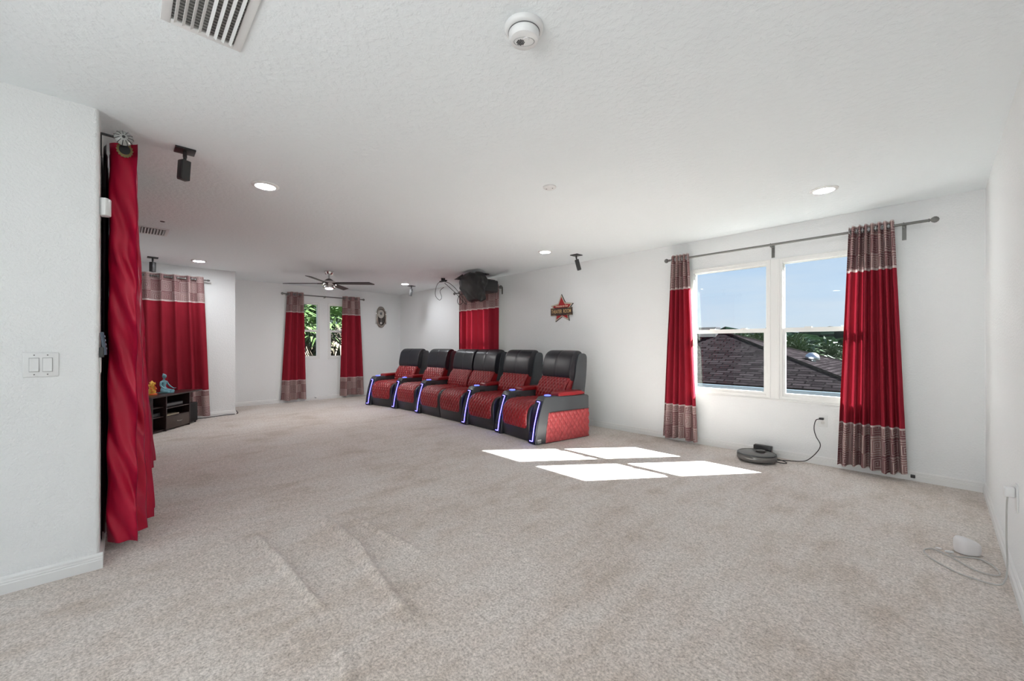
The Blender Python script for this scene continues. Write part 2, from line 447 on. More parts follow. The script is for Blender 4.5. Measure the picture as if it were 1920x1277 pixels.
# ------------------------------------------------------------------ windows
def window(n, a0, a1, z0, z1, f, label, zm):
    """f(a, d, z): a along the wall, d depth out from the room face; frame root, sashes, panes"""
    def bars(b, A0, A1, Z0, Z1, wl, wr, wb, wt, d0, d1):
        def bx(a, c, e, g):
            vs = [b.bm.verts.new(f(x, y, z)) for x in (a, c) for y in (d0, d1) for z in (e, g)]
            for q in ((0,1,3,2),(4,6,7,5),(0,4,5,1),(2,3,7,6),(0,2,6,4),(1,5,7,3)): b.bm.faces.new([vs[i] for i in q])
        bx(A0, A0+wl, Z0, Z1); bx(A1-wr, A1, Z0, Z1); bx(A0+wl, A1-wr, Z0, Z0+wb); bx(A0+wl, A1-wr, Z1-wt, Z1)
    b = MB(); bars(b, a0, a1, z0, z1, .03, .03, .03, .035, -.004, .10); bars(b, a0-.012, a1+.012, z0-.008, z1+.014, .016, .016, .012, .018, -.010, .0)
    root = struct(b.obj('window_%d' % n, M_vinyl, smooth=False, bevel=.002, seg=1), label)
    b = MB(); bars(b, a0+.028, a1-.028, zm-.005, z1-.033, .012, .012, .03, .012, .035, .060); b.obj('upper_sash', M_vinyl, root, smooth=False)
    b = MB(); bars(b, a0+.028, a1-.028, z0+.028, zm+.028, .027, .027, .032, .045, .008, .036); b.obj('lower_sash', M_vinyl, root, smooth=False)
    b = MB(); b.grid(lambda u, v: Vector(f(u, .048, v)), [a0+.03, a1-.03], [zm+.01, z1-.04]); b.obj('glass_pane', M_glass, root, smooth=False)
    b = MB(); b.grid(lambda u, v: Vector(f(u, .022, v)), [a0+.05, a1-.05], [z0+.05, zm]); b.obj('glass_pane', M_glass, root, smooth=False)
    b = MB()
    for q in (.3, .7):
        c = a0+(a1-a0)*q; vs = [b.bm.verts.new(f(x, y, z)) for x in (c-.03, c+.03) for y in (-.004, .012) for z in (zm+.026, zm+.036)]
        for k in ((0,1,3,2),(4,6,7,5),(0,4,5,1),(2,3,7,6),(0,2,6,4),(1,5,7,3)): b.bm.faces.new([vs[i] for i in k])
    b.obj('sash_latch', M_vinyl, root, smooth=False)
    return root
fx = lambda a, d, z: (a, YW+d, z)
fy = lambda a, d, z: (XB-d, a, z)
window(1, *W1, fx, 'left half of the wide double window over the robot vacuum', 1.338)
window(2, *W2, fx, 'right half of the wide double window, beside the long right curtain', 1.338)
window(3, *W3, fx, 'window hidden behind the curtain over the recliners', 1.338)
window(4, *W4, fy, 'narrow window left of the pair on the far wall', 1.485)
window(5, *W5, fy, 'narrow window right of the pair on the far wall', 1.485)
window(6, *W6, lambda a, d, z: (XR+d, a, z), 'added unseen window in the right wall behind the photographer', 1.30)
for n, (a, c) in enumerate(((W1[0], W2[1]), (W3[0], W3[1]))):
    struct(MB().box(a-.03, c+.03, YW-.022, YW+.001, .598, .612).obj('trim_%d' % (n+1), M_trim, smooth=False, bevel=.003))
struct(MB().box(W1[1]+.004, W2[0]-.004, YW-.006, YW+.001, .612, 2.10).obj('trim_3', M_vinyl, smooth=False))

# ------------------------------------------------------------------ ceiling fixtures
def downlight(x, y, label, r=.095, m=None):
    t = thing('recessed_ceiling_light', label, 'ceiling light', (x, y, H), group='recessed ceiling lights')
    MB().lathe([(r, 0), (r, -.004), (r*.92, -.010), (r*.74, -.012), (r*.72, -.006), (r*.72, 0)]).obj('trim_ring', M_trim, t)
    MB().lathe([(0, -.011), (r*.45, -.0108), (r*.735, -.007)]).obj('diffuser', m or M_lamp, t, recalc=False)
downlight(-3.65, .805, 'lit round ceiling light left, in front of the near ceiling speaker')
downlight(-.635, 4.085, 'lit round ceiling light before the wide double window')
downlight(-3.64, 4.09, 'lit round ceiling light over the nearest recliner')
downlight(-7.59, .81, 'lit round ceiling light left, before the wide dark-red curtain', m=M_lampf)
downlight(-7.52, 4.16, 'lit round ceiling light in the far corner over the farthest recliner', m=M_lampf)
downlight(-.635, .805, 'lit round ceiling light above the near end of the room')
downlight(-1.6, -1.7, 'added unseen ceiling light at the near left end of the room')  # unseen lamp added behind the camera for more light

def speaker(x, y, label, aim, size=.155, lean=(0, (.69, .72)), w=.05, mw=.105, rz=0):
    t = thing('ceiling_speaker', label, 'speaker', (x, y, H), rz, group='small satellite speakers under the ceiling')
    MB().box(-mw/2, mw/2, -mw/2, mw/2, -.011, 0).obj('mounting_plate', M_black, t, bevel=.003)
    lv = Matrix.Rotation(-rz, 3, 'Z') @ Vector((*lean[1], 0)); q = Matrix.Rotation(math.radians(lean[0]), 4, Vector((0, 0, -1)).cross(lv)) @ Matrix.Rotation(aim-rz, 4, 'Z')
    M = Matrix.Translation((0, 0, -.05)) @ q
    MB().cyl((0, 0, -.009), (0, 0, -.05), .011).cyl((0, 0, -.045), M @ Vector((0, 0, -.02)), .009).obj('swivel_arm', M_black, t)
    s = w/2
    MB().box(-s, s, -s, s, -.018-size, -.018, M).obj('cabinet', M_spk, t, bevel=.004)
    MB().box(-s*.86, s*.86, -s-.003, -s+.002, -.012-size, -.024, M).obj('grille', M_black, t, bevel=.002)
speaker(-3.345, .285, 'black speaker hanging from ceiling just beyond the satin curtain', .45, .125, (4, (-.69, -.72)), .050)
speaker(-7.754, .30, 'black speaker under the ceiling over the statues and wide curtain', .8, .14, (1, (-.69, -.72)), .055, .12)
speaker(-7.70, 4.41, 'black speaker under the ceiling in the far corner by the clock', 2.6, .15, (10, (-.69, -.72)), .055, .12, .3)
speaker(-3.47, 4.55, 'black tilted speaker under the ceiling above the star sign side', -.8, .15, (15, (.69, .72)), .050, .125)

def register(x0, x1, y0, y1, label):
    t = thing('ceiling_register', label, 'air vent', ((x0+x1)/2, (y0+y1)/2, H), group='white ceiling air registers')
    hx, hy = (x1-x0)/2, (y1-y0)/2; w = .030
    b = MB()
    for a in ((-hx, hx, -hy, -hy+w), (-hx, hx, hy-w, hy), (-hx, -hx+w, -hy+w, hy-w), (hx-w, hx, -hy+w, hy-w)): b.box(*a, -.008, 0)
    b.obj('frame', M_pwhite, t, bevel=.002)
    MB().box(-hx+w*.7, hx-w*.7, -hy+w*.7, hy-w*.7, -.0025, 0).obj('duct_opening', M_duct, t, smooth=False)
    n = 8
    for i in range(n):
        y = -hy+w+(2*hy-2*w)*(i+.5)/n; Mx = Matrix.Translation((0, y, -.012)) @ Matrix.Rotation(math.radians(38 if i < n/2 else -38), 4, 'X')
        MB().box(-hx+w*.9, hx-w*.9, -.0060, .0060, -.0008, .0008, Mx).obj('louver', M_pwhite, t, smooth=False)
    b = MB()
    k = int((2*hx-2*w)/.018)
    for i in range(k):
        x = -hx+w+(2*hx-2*w)*(i+.5)/k; b.box(x-.0065, x+.0035, -hy+w, hy-w, -.0045, -.0025)
    b.obj('damper_fins', M_gal, t, smooth=False)
register(-2.053, -1.62, .10, .36, 'white louvred ceiling vent nearest the camera, cut by the top edge')
register(-6.13, -5.76, .10, .36, 'small far white louvred ceiling vent behind the satin curtain edge')
tag(MB().lathe([(0, -.004), (.018, -.004), (.02, -.001), (.02, 0)]).obj('sensor_cap', M_black, loc=(-5.433, .285, H)), 'tiny black round cap on ceiling beside the far vent', 'ceiling cap')

t = thing('smoke_alarm', 'large white round smoke alarm with speaker slots near top of photo', 'smoke alarm', (-1.128, 1.143, H))
MB().lathe([(.076, 0), (.076, -.010), (.070, -.018), (.060, -.022), (0, -.022)], seg=48).obj('base_ring', M_pwhite, t)
b = MB(); b.lathe([(.060, -.020), (.061, -.026), (.060, -.040), (.054, -.052), (.044, -.056), (0, -.057)], seg=48); b.obj('cover', M_pwhite, t)
MB().lathe([(.0605, -.0225), (.0625, -.0225), (.0625, -.0255), (.0605, -.0255)], seg=48).obj('shadow_gap', M_mgrey, t)
b = MB()
for i in range(5):
    for j in range(5):
        if abs(i-2)+abs(j-2) > 3: continue
        b.box(-.022+i*.0062, -.0185+i*.0062, -.026+j*.0062, -.0215+j*.0062, -.0585, -.0565, Matrix.Rotation(-.35, 4, 'Z'))
b.obj('sounder_slots', M_black, t, smooth=False)
MB().lathe([(.038, -.0568), (.040, -.0580), (.042, -.0568)], M=Matrix.Rotation(.8, 4, 'Z'), sx=1.0, sy=.62, seg=40).obj('recess_shading', bpy.data.materials['gap_grey'] if 'gap_grey' in bpy.data.materials else plain('gap_grey', (.45, .45, .45), .6), t)  # ring that draws the recess, its shading put into the grey
MB().lathe([(0, -.0605), (.010, -.060), (.012, -.057), (.012, -.055)], c=(.016, -.004, 0), seg=20).obj('test_button', M_pwhite, t)
t = thing('heat_detector', 'small flat white round detector on the ceiling mid-room', 'detector', (-2.128, 2.445, H))
MB().lathe([(.052, 0), (.052, -.006), (.045, -.012), (0, -.013)], seg=32).obj('cover', M_pwhite, t)
for q in ((.022, .01, 0), (-.022, -.012, 0)): MB().lathe([(0, -.0145), (.005, -.014), (.005, -.012)], c=q, seg=12).obj('screw', M_mgrey, t)

# ------------------------------------------------------------------ ceiling fan
def ceiling_fan():
    t = thing('ceiling_fan', 'chrome ceiling fan with four long dark blades', 'ceiling fan', (-7.163, 2.53, H))
    MB().lathe([(0, 0), (.075, 0), (.075, -.03), (.062, -.055), (.03, -.062), (0, -.062)]).obj('canopy', M_chrome, t)
    MB().cyl((0, 0, -.055), (0, 0, -.15), .013).obj('downrod', M_steel, t)
    MB().lathe([(0, -.12), (.03, -.125), (.07, -.155), (.075, -.17), (0, -.17)]).obj('motor_cap', M_mgrey, t)
    MB().lathe([(0, -.165), (.10, -.168), (.11, -.18), (.11, -.20), (.095, -.205), (.095, -.215), (.12, -.222), (.12, -.24), (.09, -.248), (.09, -.258), (.10, -.262), (.10, -.28), (.07, -.29), (0, -.29)], seg=40).obj('motor_housing', M_chrome, t)
    MB().lathe([(.055, -.288), (.055, -.298), (.04, -.304), (0, -.305)]).obj('light_lens', M_lens, t)
    for k in range(4):
        a = math.radians(46.32+1+90*k)
        R = Matrix.Rotation(a, 4, 'Z') @ Matrix.Translation((0, 0, -.205)) @ Matrix.Rotation(math.radians(-11), 4, 'X')
        b = MB()
        b.prism([(.09, -.035), (.16, -.062), (.70, -.066), (.76, .035), (.75, .060), (.16, .045), (.09, .03)], -.004, .004, lambda x, y, z: R @ Vector((x, y, z)))
        b.obj('blade', plain('fan_blade_dark', (.035, .033, .032), .45) if k == 0 else bpy.data.materials['fan_blade_dark'], t, bevel=.0015, seg=1)
        MB().box(.06, .19, -.022, .022, -.010, -.003, R).obj('blade_iron', M_black, t, bevel=.002)
ceiling_fan()

# ------------------------------------------------------------------ curtains
def curtain(name, label, cat_group, P0, P1, nrm, z0, z1, w_top, w_bot, folds, amp, seed, flare=.0, shift=0., rod_h=None, cloth=3.2, m=None, grom=True, holes=None):
    """P0->P1 the top edge along the rod, nrm out of the wall.  w_bot: (extra on start, extra on end) at the hem"""
    rnd = random.Random(seed)
    P0, P1, n = Vector((*P0, 0)), Vector((*P1, 0)), Vector((*nrm, 0)); L = (P1-P0).length; t = (P1-P0)/L
    cuts = [0]+sorted((i+rnd.uniform(-.28, .28))/folds/2 for i in range(1, folds*2))+[1]
    amps = [amp*rnd.uniform(.75, 1.2) for _ in cuts]
    drift = [rnd.uniform(-1, 1) for _ in range(folds*2+1)]
    def phase(s):
        for i in range(len(cuts)-1):
            if s <= cuts[i+1]: return i, (s-cuts[i])/(cuts[i+1]-cuts[i])
        return len(cuts)-2, 1
    def pt(s, z):
        q = (z1-z)/(z1-z0)
        i, fr = phase(s)
        A = amps[i]*(1+flare*q) * (1 if i % 2 else -1)
        sw = math.sin(PI*fr); sw = math.copysign(abs(sw)**.8, sw)
        y = A*sw
        x = s*L
        e0, e1 = w_bot; x += -e0*q*(1-s)+e1*q*s
        x += .010*q*drift[i]*math.sin(PI*fr)
        y += .006*math.sin(z*4+seed+s*7)*q
        hang = .012*math.sin(s*9+seed)*(1 if z < z0+.05 else 0)
        return P0+t*x+n*(y+shift*q)+Vector((0, 0, z+hang))
    ns = folds*18; ss = lin(0, 1, ns+1)
    zs = sorted(set(lin(z0, z1, 34)+[.4619, .4621, 1.8619, 1.8621]))
    zs = [z for z in zs if z0 <= z <= z1]
    acc = [0]
    zm = (z0+z1)/2
    for a, c in zip(ss, ss[1:]): acc.append(acc[-1]+(pt(c, zm)-pt(a, zm)).length)
    ua = dict(zip(ss, acc)); off = rnd.random()
    b = MB(); b.grid(lambda u, v: pt(u, v), ss, zs, lambda u, v: (ua[u]+off, v))
    root = thing(name, label, 'curtain', tuple(P0+Vector((0, 0, z0))), group=cat_group)
    inv = -Vector(root.location)
    me = b.done('panel', m or M_curt, recalc=False, angle=180)
    me.transform(Matrix.Translation(inv))
    o = link('fabric_panel', me, root)
    if grom and rod_h:
        for i in range(1, len(cuts)-1):
            p = pt(cuts[i], rod_h) + inv
            ring = []
            ax = t*.75+n*(.66 if i % 2 else -.66); ax.normalize()
            q = ax.to_track_quat('Z', 'Y')
            b = MB(); b.tube([p+q @ Vector((.022*math.cos(a), .022*math.sin(a), 0)) for a in lin(0, 2*PI, 17)[:-1]], .0045, 6, closed=True)
            b.obj('grommet', M_steel, root)
    return root
def rod(label, P0, P1, z, nrm, brackets, fin, r=.0115, finr=.026, wall=.1, finm=None, group='curtain rods'):
    P0, P1, n = Vector((*P0, z)), Vector((*P1, z)), Vector((*nrm, 0)); t = (P1-P0).normalized()
    root = thing('curtain_rod', label, 'curtain rod', tuple(P0), group=group)
    inv = Matrix.Translation(-P0)
    def add(b, nm, m=M_rod):
        me = b.done(nm, m); me.transform(inv); link(nm, me, root)
    add(MB().cyl(P0, P1, r, 16), 'rod')
    for p, s, on in ((P0, -1, fin[0]), (P1, 1, fin[1])):
        if on:
            q = (t*s).to_track_quat('Z', 'Y').to_matrix().to_4x4()
            add(MB().lathe([(r*.8, -.002), (r*1.2, 0), (r*1.2, .008), (r*.7, .012), (finr*.7, .02), (finr, .035), (finr*.95, .047), (finr*.6, .060), (0, .066)], c=p, M=q, seg=20), 'finial', finm or M_rod)
    for d in brackets:
        p = P0+t*d
        b = MB(); b.cyl(p-Vector((0, 0, r+.006)), p-n*(wall-.002)-Vector((0, 0, r+.006)), .007, 10)
        bx = p-n*(wall-.003)
        tt = t*.014; nn = n*.003
        vs = [b.bm.verts.new(bx+a*tt+c*nn+Vector((0, 0, e))) for a in (-1, 1) for c in (-1, 1) for e in (-.12, .012)]
        for k in ((0,1,3,2),(4,6,7,5),(0,4,5,1),(2,3,7,6),(0,2,6,4),(1,5,7,3)): b.bm.faces.new([vs[i] for i in k])
        b.tube([p+Vector((0, 0, 0))+(r+.003)*(n*math.cos(a)+Vector((0, 0, math.sin(a)))) for a in lin(0, 2*PI, 13)[:-1]], .003, 5, closed=True)
        add(b, 'bracket')
    return root
RZ = 2.235
CG = 'dark red curtains with patterned bands'
rod('long pewter curtain rod above the wide double window', (-2.30, 4.9), (-.055, 4.9), RZ, (0, -1), [1.09, 2.095], (1, 1))
curtain('curtain', 'narrow red banded curtain left of the wide double window', CG, (-2.275, 4.9), (-2.06, 4.9), (0, -1), .045, RZ+.05, 0, (.11, .10), 5, .036, 3, flare=.2, shift=.0, rod_h=RZ)
curtain('curtain', 'wide red banded curtain covering right side of the double window', CG, (-.575, 4.9), (-.265, 4.9), (0, -1), .06, RZ+.05, 0, (.085, .085), 7, .040, 11, flare=.35, shift=.0, rod_h=RZ)
rod('curtain rod behind the projector above the recliners', (-6.80, 4.9), (-5.46, 4.9), RZ, (0, -1), [.10, 1.31], (1, 1))
curtain('curtain', 'red banded curtain hanging behind the recliners and projector', CG, (-6.68, 4.9), (-5.475, 4.9), (0, -1), .06, RZ+.05, 0, (0.0, 0.0), 7, .042, 21, flare=.1, rod_h=RZ)
rod('curtain rod over the two narrow far windows', (-9.2, 2.37), (-9.2, 3.985), RZ, (1, 0), [.05, .80, 1.56], (1, 1))
curtain('curtain', 'red banded curtain left of the two narrow far windows', CG, (-9.2, 2.42), (-9.2, 2.735), (1, 0), .055, RZ+.05, 0, (.12, .05), 3, .042, 33, flare=.3, rod_h=RZ)
curtain('curtain', 'red banded curtain right of the two narrow far windows, near the clock', CG, (-9.2, 3.54), (-9.2, 3.935), (1, 0), .055, RZ+.05, 0, (.06, .10), 3, .042, 41, flare=.3, rod_h=RZ)
rod('curtain rod of the wide curtain behind the media console', (-8.2, -.06), (-8.2, .955), RZ, (1, 0), [.06, .97], (0, 1), finr=.016)
curtain('curtain', 'wide red banded curtain on the wall behind the media console', CG, (-8.2, -.04), (-8.2, .935), (1, 0), .045, RZ+.05, 0, (.0, .085), 6, .040, 52, flare=.2, rod_h=RZ)

# satin stage curtains that hang across the screen wall, seen edge on
def satin_curtain(label, X0, X1, yc_top, yc_bot, a_top, a_bot, nf, z0, z1, seed, m, ph=0., group='satin curtains on the screen wall', wr=1.):
    rnd = random.Random(seed); n = nf*2
    dr = [rnd.uniform(-.012, .012) for _ in range(n+2)]
    def pt(s, z):
        q = (z1-z)/(z1-z0); x = X0+(X1-X0)*s
        k = s*n; i = int(k); fr = k-i
        yy = math.cos(PI*k+ph); yy = math.copysign(abs(yy)**.75, yy)
        A = a_top+(a_bot-a_top)*q**1.1*(.25+.75*min(1, s*2.2))
        yc = yc_top+(yc_bot-yc_top)*q*min(1, s*1.6+.0)-.022*q*(1-min(1, s*3))
        y = yc+A*yy+dr[min(i, n)]*q
        g = math.sin(15*z+4.2*yy+seed+2.2*math.sin(1.7*z)); h2 = math.sin(31*z+6.5*yy+1.7*k+1.5*math.sin(4*z)); wk = .011*g*abs(g)**.5+.005*h2+.008*math.sin(5*z+2*yy+k)
        x += wk*wr*min(1, q*4+.25)
        y += .003*math.sin(17*z+k)*wr
        return Vector((x, y, z))
    ss = lin(0, 1, nf*36+1)
    b = MB(); b.grid(pt, ss, lin(z0, z1, 200))
    root = thing('satin_curtain', label, 'curtain', (X0, yc_top, z0), group=group)
    me = b.done('p', m, recalc=False, angle=180); me.transform(Matrix.Translation((-X0, -yc_top, -z0)))
    link('fabric_panel', me, root)
    return root, pt
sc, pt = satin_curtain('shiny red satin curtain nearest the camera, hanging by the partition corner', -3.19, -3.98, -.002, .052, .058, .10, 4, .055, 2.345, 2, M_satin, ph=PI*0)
loc = Vector(sc.location)
def badd(root, b, nm, m, **k):
    me = b.done(nm, m, **k); me.transform(Matrix.Translation(-Vector(root.location))); return link(nm, me, root)
# scalloped brass grommet plate on the first fold
b = MB()
prof = []
for i in range(48):
    a = 2*PI*i/48; prof.append(Vector((-3.170, .004+(.034+.003*math.cos(a*16))*math.cos(a), 2.288+(.042+.003*math.cos(a*16))*math.sin(a))))
inner = [Vector((-3.167, .004+.024*math.cos(2*PI*i/48), 2.288+.028*math.sin(2*PI*i/48))) for i in range(48)]
A = [b.bm.verts.new(p) for p in prof]; B = [b.bm.verts.new(p) for p in inner]; C = [b.bm.verts.new(p-Vector((.006, 0, 0))) for p in prof]
for i in range(48):
    j = (i+1) % 48; b.bm.faces.new((A[i], A[j], B[j], B[i])); b.bm.faces.new((C[i], C[j], A[j], A[i]))
badd(sc, b, 'grommet', plain('antique_brass', (.16, .12, .055), .45, .8))
b = MB(); b.lathe([(0, 0), (.026, 0), (.026, .002), (0, .002)], c=(-3.171, .004, 2.288), M=Matrix.Rotation(PI/2, 4, 'Y'))
badd(sc, b, 'grommet_hole', M_black)
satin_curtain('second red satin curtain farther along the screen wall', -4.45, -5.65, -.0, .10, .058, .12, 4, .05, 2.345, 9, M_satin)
satin_curtain('black satin curtain behind the red one against the screen wall', -3.24, -6.2, -.078, -.078, .008, .008, 12, .05, 2.33, 5, M_bsatin, wr=.12)

def stage_rod():
    t = thing('curtain_rod', 'black rod with crystal knob finial holding the satin curtain', 'curtain rod', (-3.13, 0, 2.315), group='curtain rods')
    add = lambda b, n, m, **k: badd(t, b, n, m, **k)
    add(MB().cyl((-3.125, .0, 2.315), (-6.3, .0, 2.315), .014), 'rod', M_black)
    b = MB(); b.box(-3.155, -3.149, -.092, -.086, 2.22, 2.345).box(-3.158, -3.146, -.090, .004, 2.335, 2.345); b.box(-3.158, -3.146, -.008, .008, 2.325, 2.345)
    add(b, 'bracket', M_black)
    # melon-shaped glass knob with dark ribs
    R = Matrix.Rotation(PI/2, 4, 'Y')
    def kn(sc):
        vs = []
        return [(.0*sc, .052*sc+.0), (.018*sc, .050*sc), (.034*sc, .040*sc), (.042*sc, .026*sc), (.038*sc, .012*sc), (.026*sc, .003*sc), (.012*sc, 0)]
    crystal = plain('crystal_glass', (.30, .30, .29), .06, .0, spec=1.0, coat=.6)
    add(MB().lathe(kn(.93), c=(-3.105, 0, 2.318), M=R, seg=32), 'finial', crystal)
    b = MB()
    for i in range(11):
        a = 2*PI*i/11
        b.tube([Vector((-3.105+z, r*math.cos(a), 2.318+r*math.sin(a))) for r, z in kn(.97)[1:]], .0016, 5)
    b.lathe([(0, .0), (.007, 0), (.007, .004), (0, .005)], c=(-3.056, 0, 2.318), M=R)
    b.lathe([(.018, -.03), (.020, -.01), (.012, .0), (.02, .006), (.012, .01)], c=(-3.105, 0, 2.318), M=R)
    add(b, 'finial_cage', M_black)
stage_rod()

# ------------------------------------------------------------------ partition fittings
t = thing('light_switch', 'white double rocker light switch on the near left wall', 'light switch', (XP, -.297, 1.088))
MB().box(0, .006, -.0595, .0595, -.060, .060).obj('wall_plate', M_pwhite, t, bevel=.0035)
for y in (-.022, .022):
    MB().prism([(.005, .033), (.009, .033), (.0135, -.033), (.005, -.033)], y-.0155, y+.0155, lambda a, z, c: Vector((a, c, z))).obj('rocker', M_pwhite, t, bevel=.001, seg=1)
    MB().box(.0055, .0066, y-.0172, y+.0172, -.0355, .0355).obj('rocker_gap', plain('gap_grey', (.45, .45, .45), .6) if 'gap_grey' not in bpy.data.materials else bpy.data.materials['gap_grey'], t, smooth=False)
    for z in (-.048, .048):
        MB().cyl((.0055, y, z), (.0072, y, z), .0028, 10).obj('screw', M_mgrey, t)
t = thing('motion_sensor', 'white curved motion sensor on the corner beside the satin curtain', 'motion sensor', (XP-.022, YS-.004, 1.885), math.radians(48))
b = MB(); prof = [(-.030, 0), (-.030, .022), (-.022, .045), (0, .055), (.022, .045), (.030, .022), (.030, 0)]
b.prism(prof, 0, .095, lambda x, y, z: Vector((x, -y*-1, z))); b.obj('housing', M_pwhite, t, bevel=.006, loc=(0, .006, 0))
b = MB(); b.prism([(-.016, .044), (0, .0585), (.016, .044)], .030, .075, lambda x, y, z: Vector((x, y, z))); b.obj('lens', plain('sensor_lens', (.62, .6, .6), .5), t, loc=(0, .006, 0))
t = thing('remote_control', 'dark blue-grey remote in a wall cradle beside the satin curtain', 'remote control', (XP-.030, YS, 1.12))
MB().box(-.022, .022, 0, .018, 0, .055).obj('cradle', M_dgrey, t, bevel=.004)
M = Matrix.Translation((0, .022, .012)) @ Matrix.Rotation(math.radians(6), 4, 'X')
MB().box(-.019, .019, -.008, .008, 0, .125, M).obj('handset', plain('remote_body', (.05, .07, .10), .35), t, bevel=.004)
b = MB()
for i in range(4):
    for j in (-.008, .008): b.box(j-.004, j+.004, .007, .0105, .03+i*.022, .04+i*.022, M)
b.obj('buttons', plain('remote_buttons', (.35, .40, .50), .4), t, smooth=False)
tag(MB().box(-.035, .035, 0, .006, -.028, .055).obj('switch_plate', M_pwhite, loc=(XP-.058, YS, 1.065), bevel=.003), 'white plate low behind the remote on the partition end', 'wall plate')

# ------------------------------------------------------------------ recliners
def quilt(u, v, a, c, h):
    p, q = u/a+v/c, u/a-v/c
    tp, tq = abs(p-round(p))*2, abs(q-round(q))*2
    return h*math.sin(PI/2*min(1, min(tp, tq)*1.15))**.8
def pad_mesh(name, m, path, x0, x1, T, qa, qc, qh, round_end=.09, round_start=0., n_u=80, step=.0062, edge=.03):
    """quilted pad lying on a path in the y,z plane; normal is to the left of travel"""
    P = spline([(0, y, z) for y, z in path], 14)
    L = [0]
    for a, c in zip(P, P[1:]): L.append(L[-1]+(c-a).length)
    tot = L[-1]; nv = int(tot/step)
    def at(v):
        for i in range(len(L)-1):
            if v <= L[i+1]:
                f = (v-L[i])/max(1e-9, L[i+1]-L[i]); p = P[i].lerp(P[i+1], f); t = (P[min(i+2, len(P)-1)]-P[max(i-1, 0)]).normalized(); return p, t
        return P[-1], (P[-1]-P[-2]).normalized()
    cache = [at(tot*j/nv) for j in range(nv+1)]
    W = (x1-x0)/2; cx = (x0+x1)/2
    b = MB(); vt = []; vb = []
    for i in range(n_u+1):
        uu = -1+2*i/n_u; ct = []; cb = []
        for j in range(nv+1):
            v = tot*j/nv; p, t = cache[j]; w = W
            if round_end and v > tot-round_end: d = v-(tot-round_end); w = W-round_end+math.sqrt(max(0, round_end**2-d*d))
            if round_start and v < round_start: d = round_start-v; w = W-round_start+math.sqrt(max(0, round_start**2-d*d))
            x = uu*w
            ed = min(w-abs(x), v if round_start or True else 1, tot-v); ed = max(0, ed)
            k = math.sqrt(max(0, 1-(1-min(1, ed/edge))**2))
            nrm = Vector((0, -t.z, t.y))
            hgt = k*(T+quilt(x, v, qa, qc, qh))
            ct.append(b.bm.verts.new(Vector((cx+x, 0, 0))+p+nrm*(hgt+.001)))
        vt.append(ct)
    for i in range(n_u):
        for j in range(nv): b.bm.faces.new((vt[i][j], vt[i+1][j], vt[i+1][j+1], vt[i][j+1]))
    return b.done(name, m, recalc=False, angle=180)
def loft(name, m, prof, x0, x1, ex=5., n=28, seam=0., k0=.0):
    """closed y,z profile swept across x and rounded off at both ends"""
    P = [(p.y, p.z) for p in spline([(0, *q) for q in prof+[prof[0]]], 6)[:-1]]
    cy = sum(p[0] for p in P)/len(P); cz = sum(p[1] for p in P)/len(P)
    b = MB(); rings = []
    for i in range(n+1):
        u = -math.cos(PI*i/n); s = (1-abs(u)**ex)**(1/ex) if abs(u) < 1 else 0; s = k0+(1-k0)*s
        dz = min(s, 1)
        pinch = 1-seam*math.exp(-(u*(x1-x0)/2/.006)**2)
        rings.append([b.bm.verts.new(((x0+x1)/2+u*(x1-x0)/2, cy+(y-cy)*s*pinch, cz+(z-cz)*s*pinch)) for y, z in P])
    for a, c in zip(rings, rings[1:]):
        for k in range(len(P)): b.bm.faces.new((a[k], a[(k+1) % len(P)], c[(k+1) % len(P)], c[k]))
    b.bm.faces.new(rings[0][::-1]); b.bm.faces.new(rings[-1])
    return b.done(name, m, angle=60)
yz = lambda y, z, x: Vector((x, y, z))
AW = .15; SX0, SX1 = .155, .755
ARM = [(0, .0), (.028, .20), (.075, .38), (.125, .52), (.15, .552), (.185, .562), (.86, .545), (.88, .525), (.88, .0)]
CM = {}
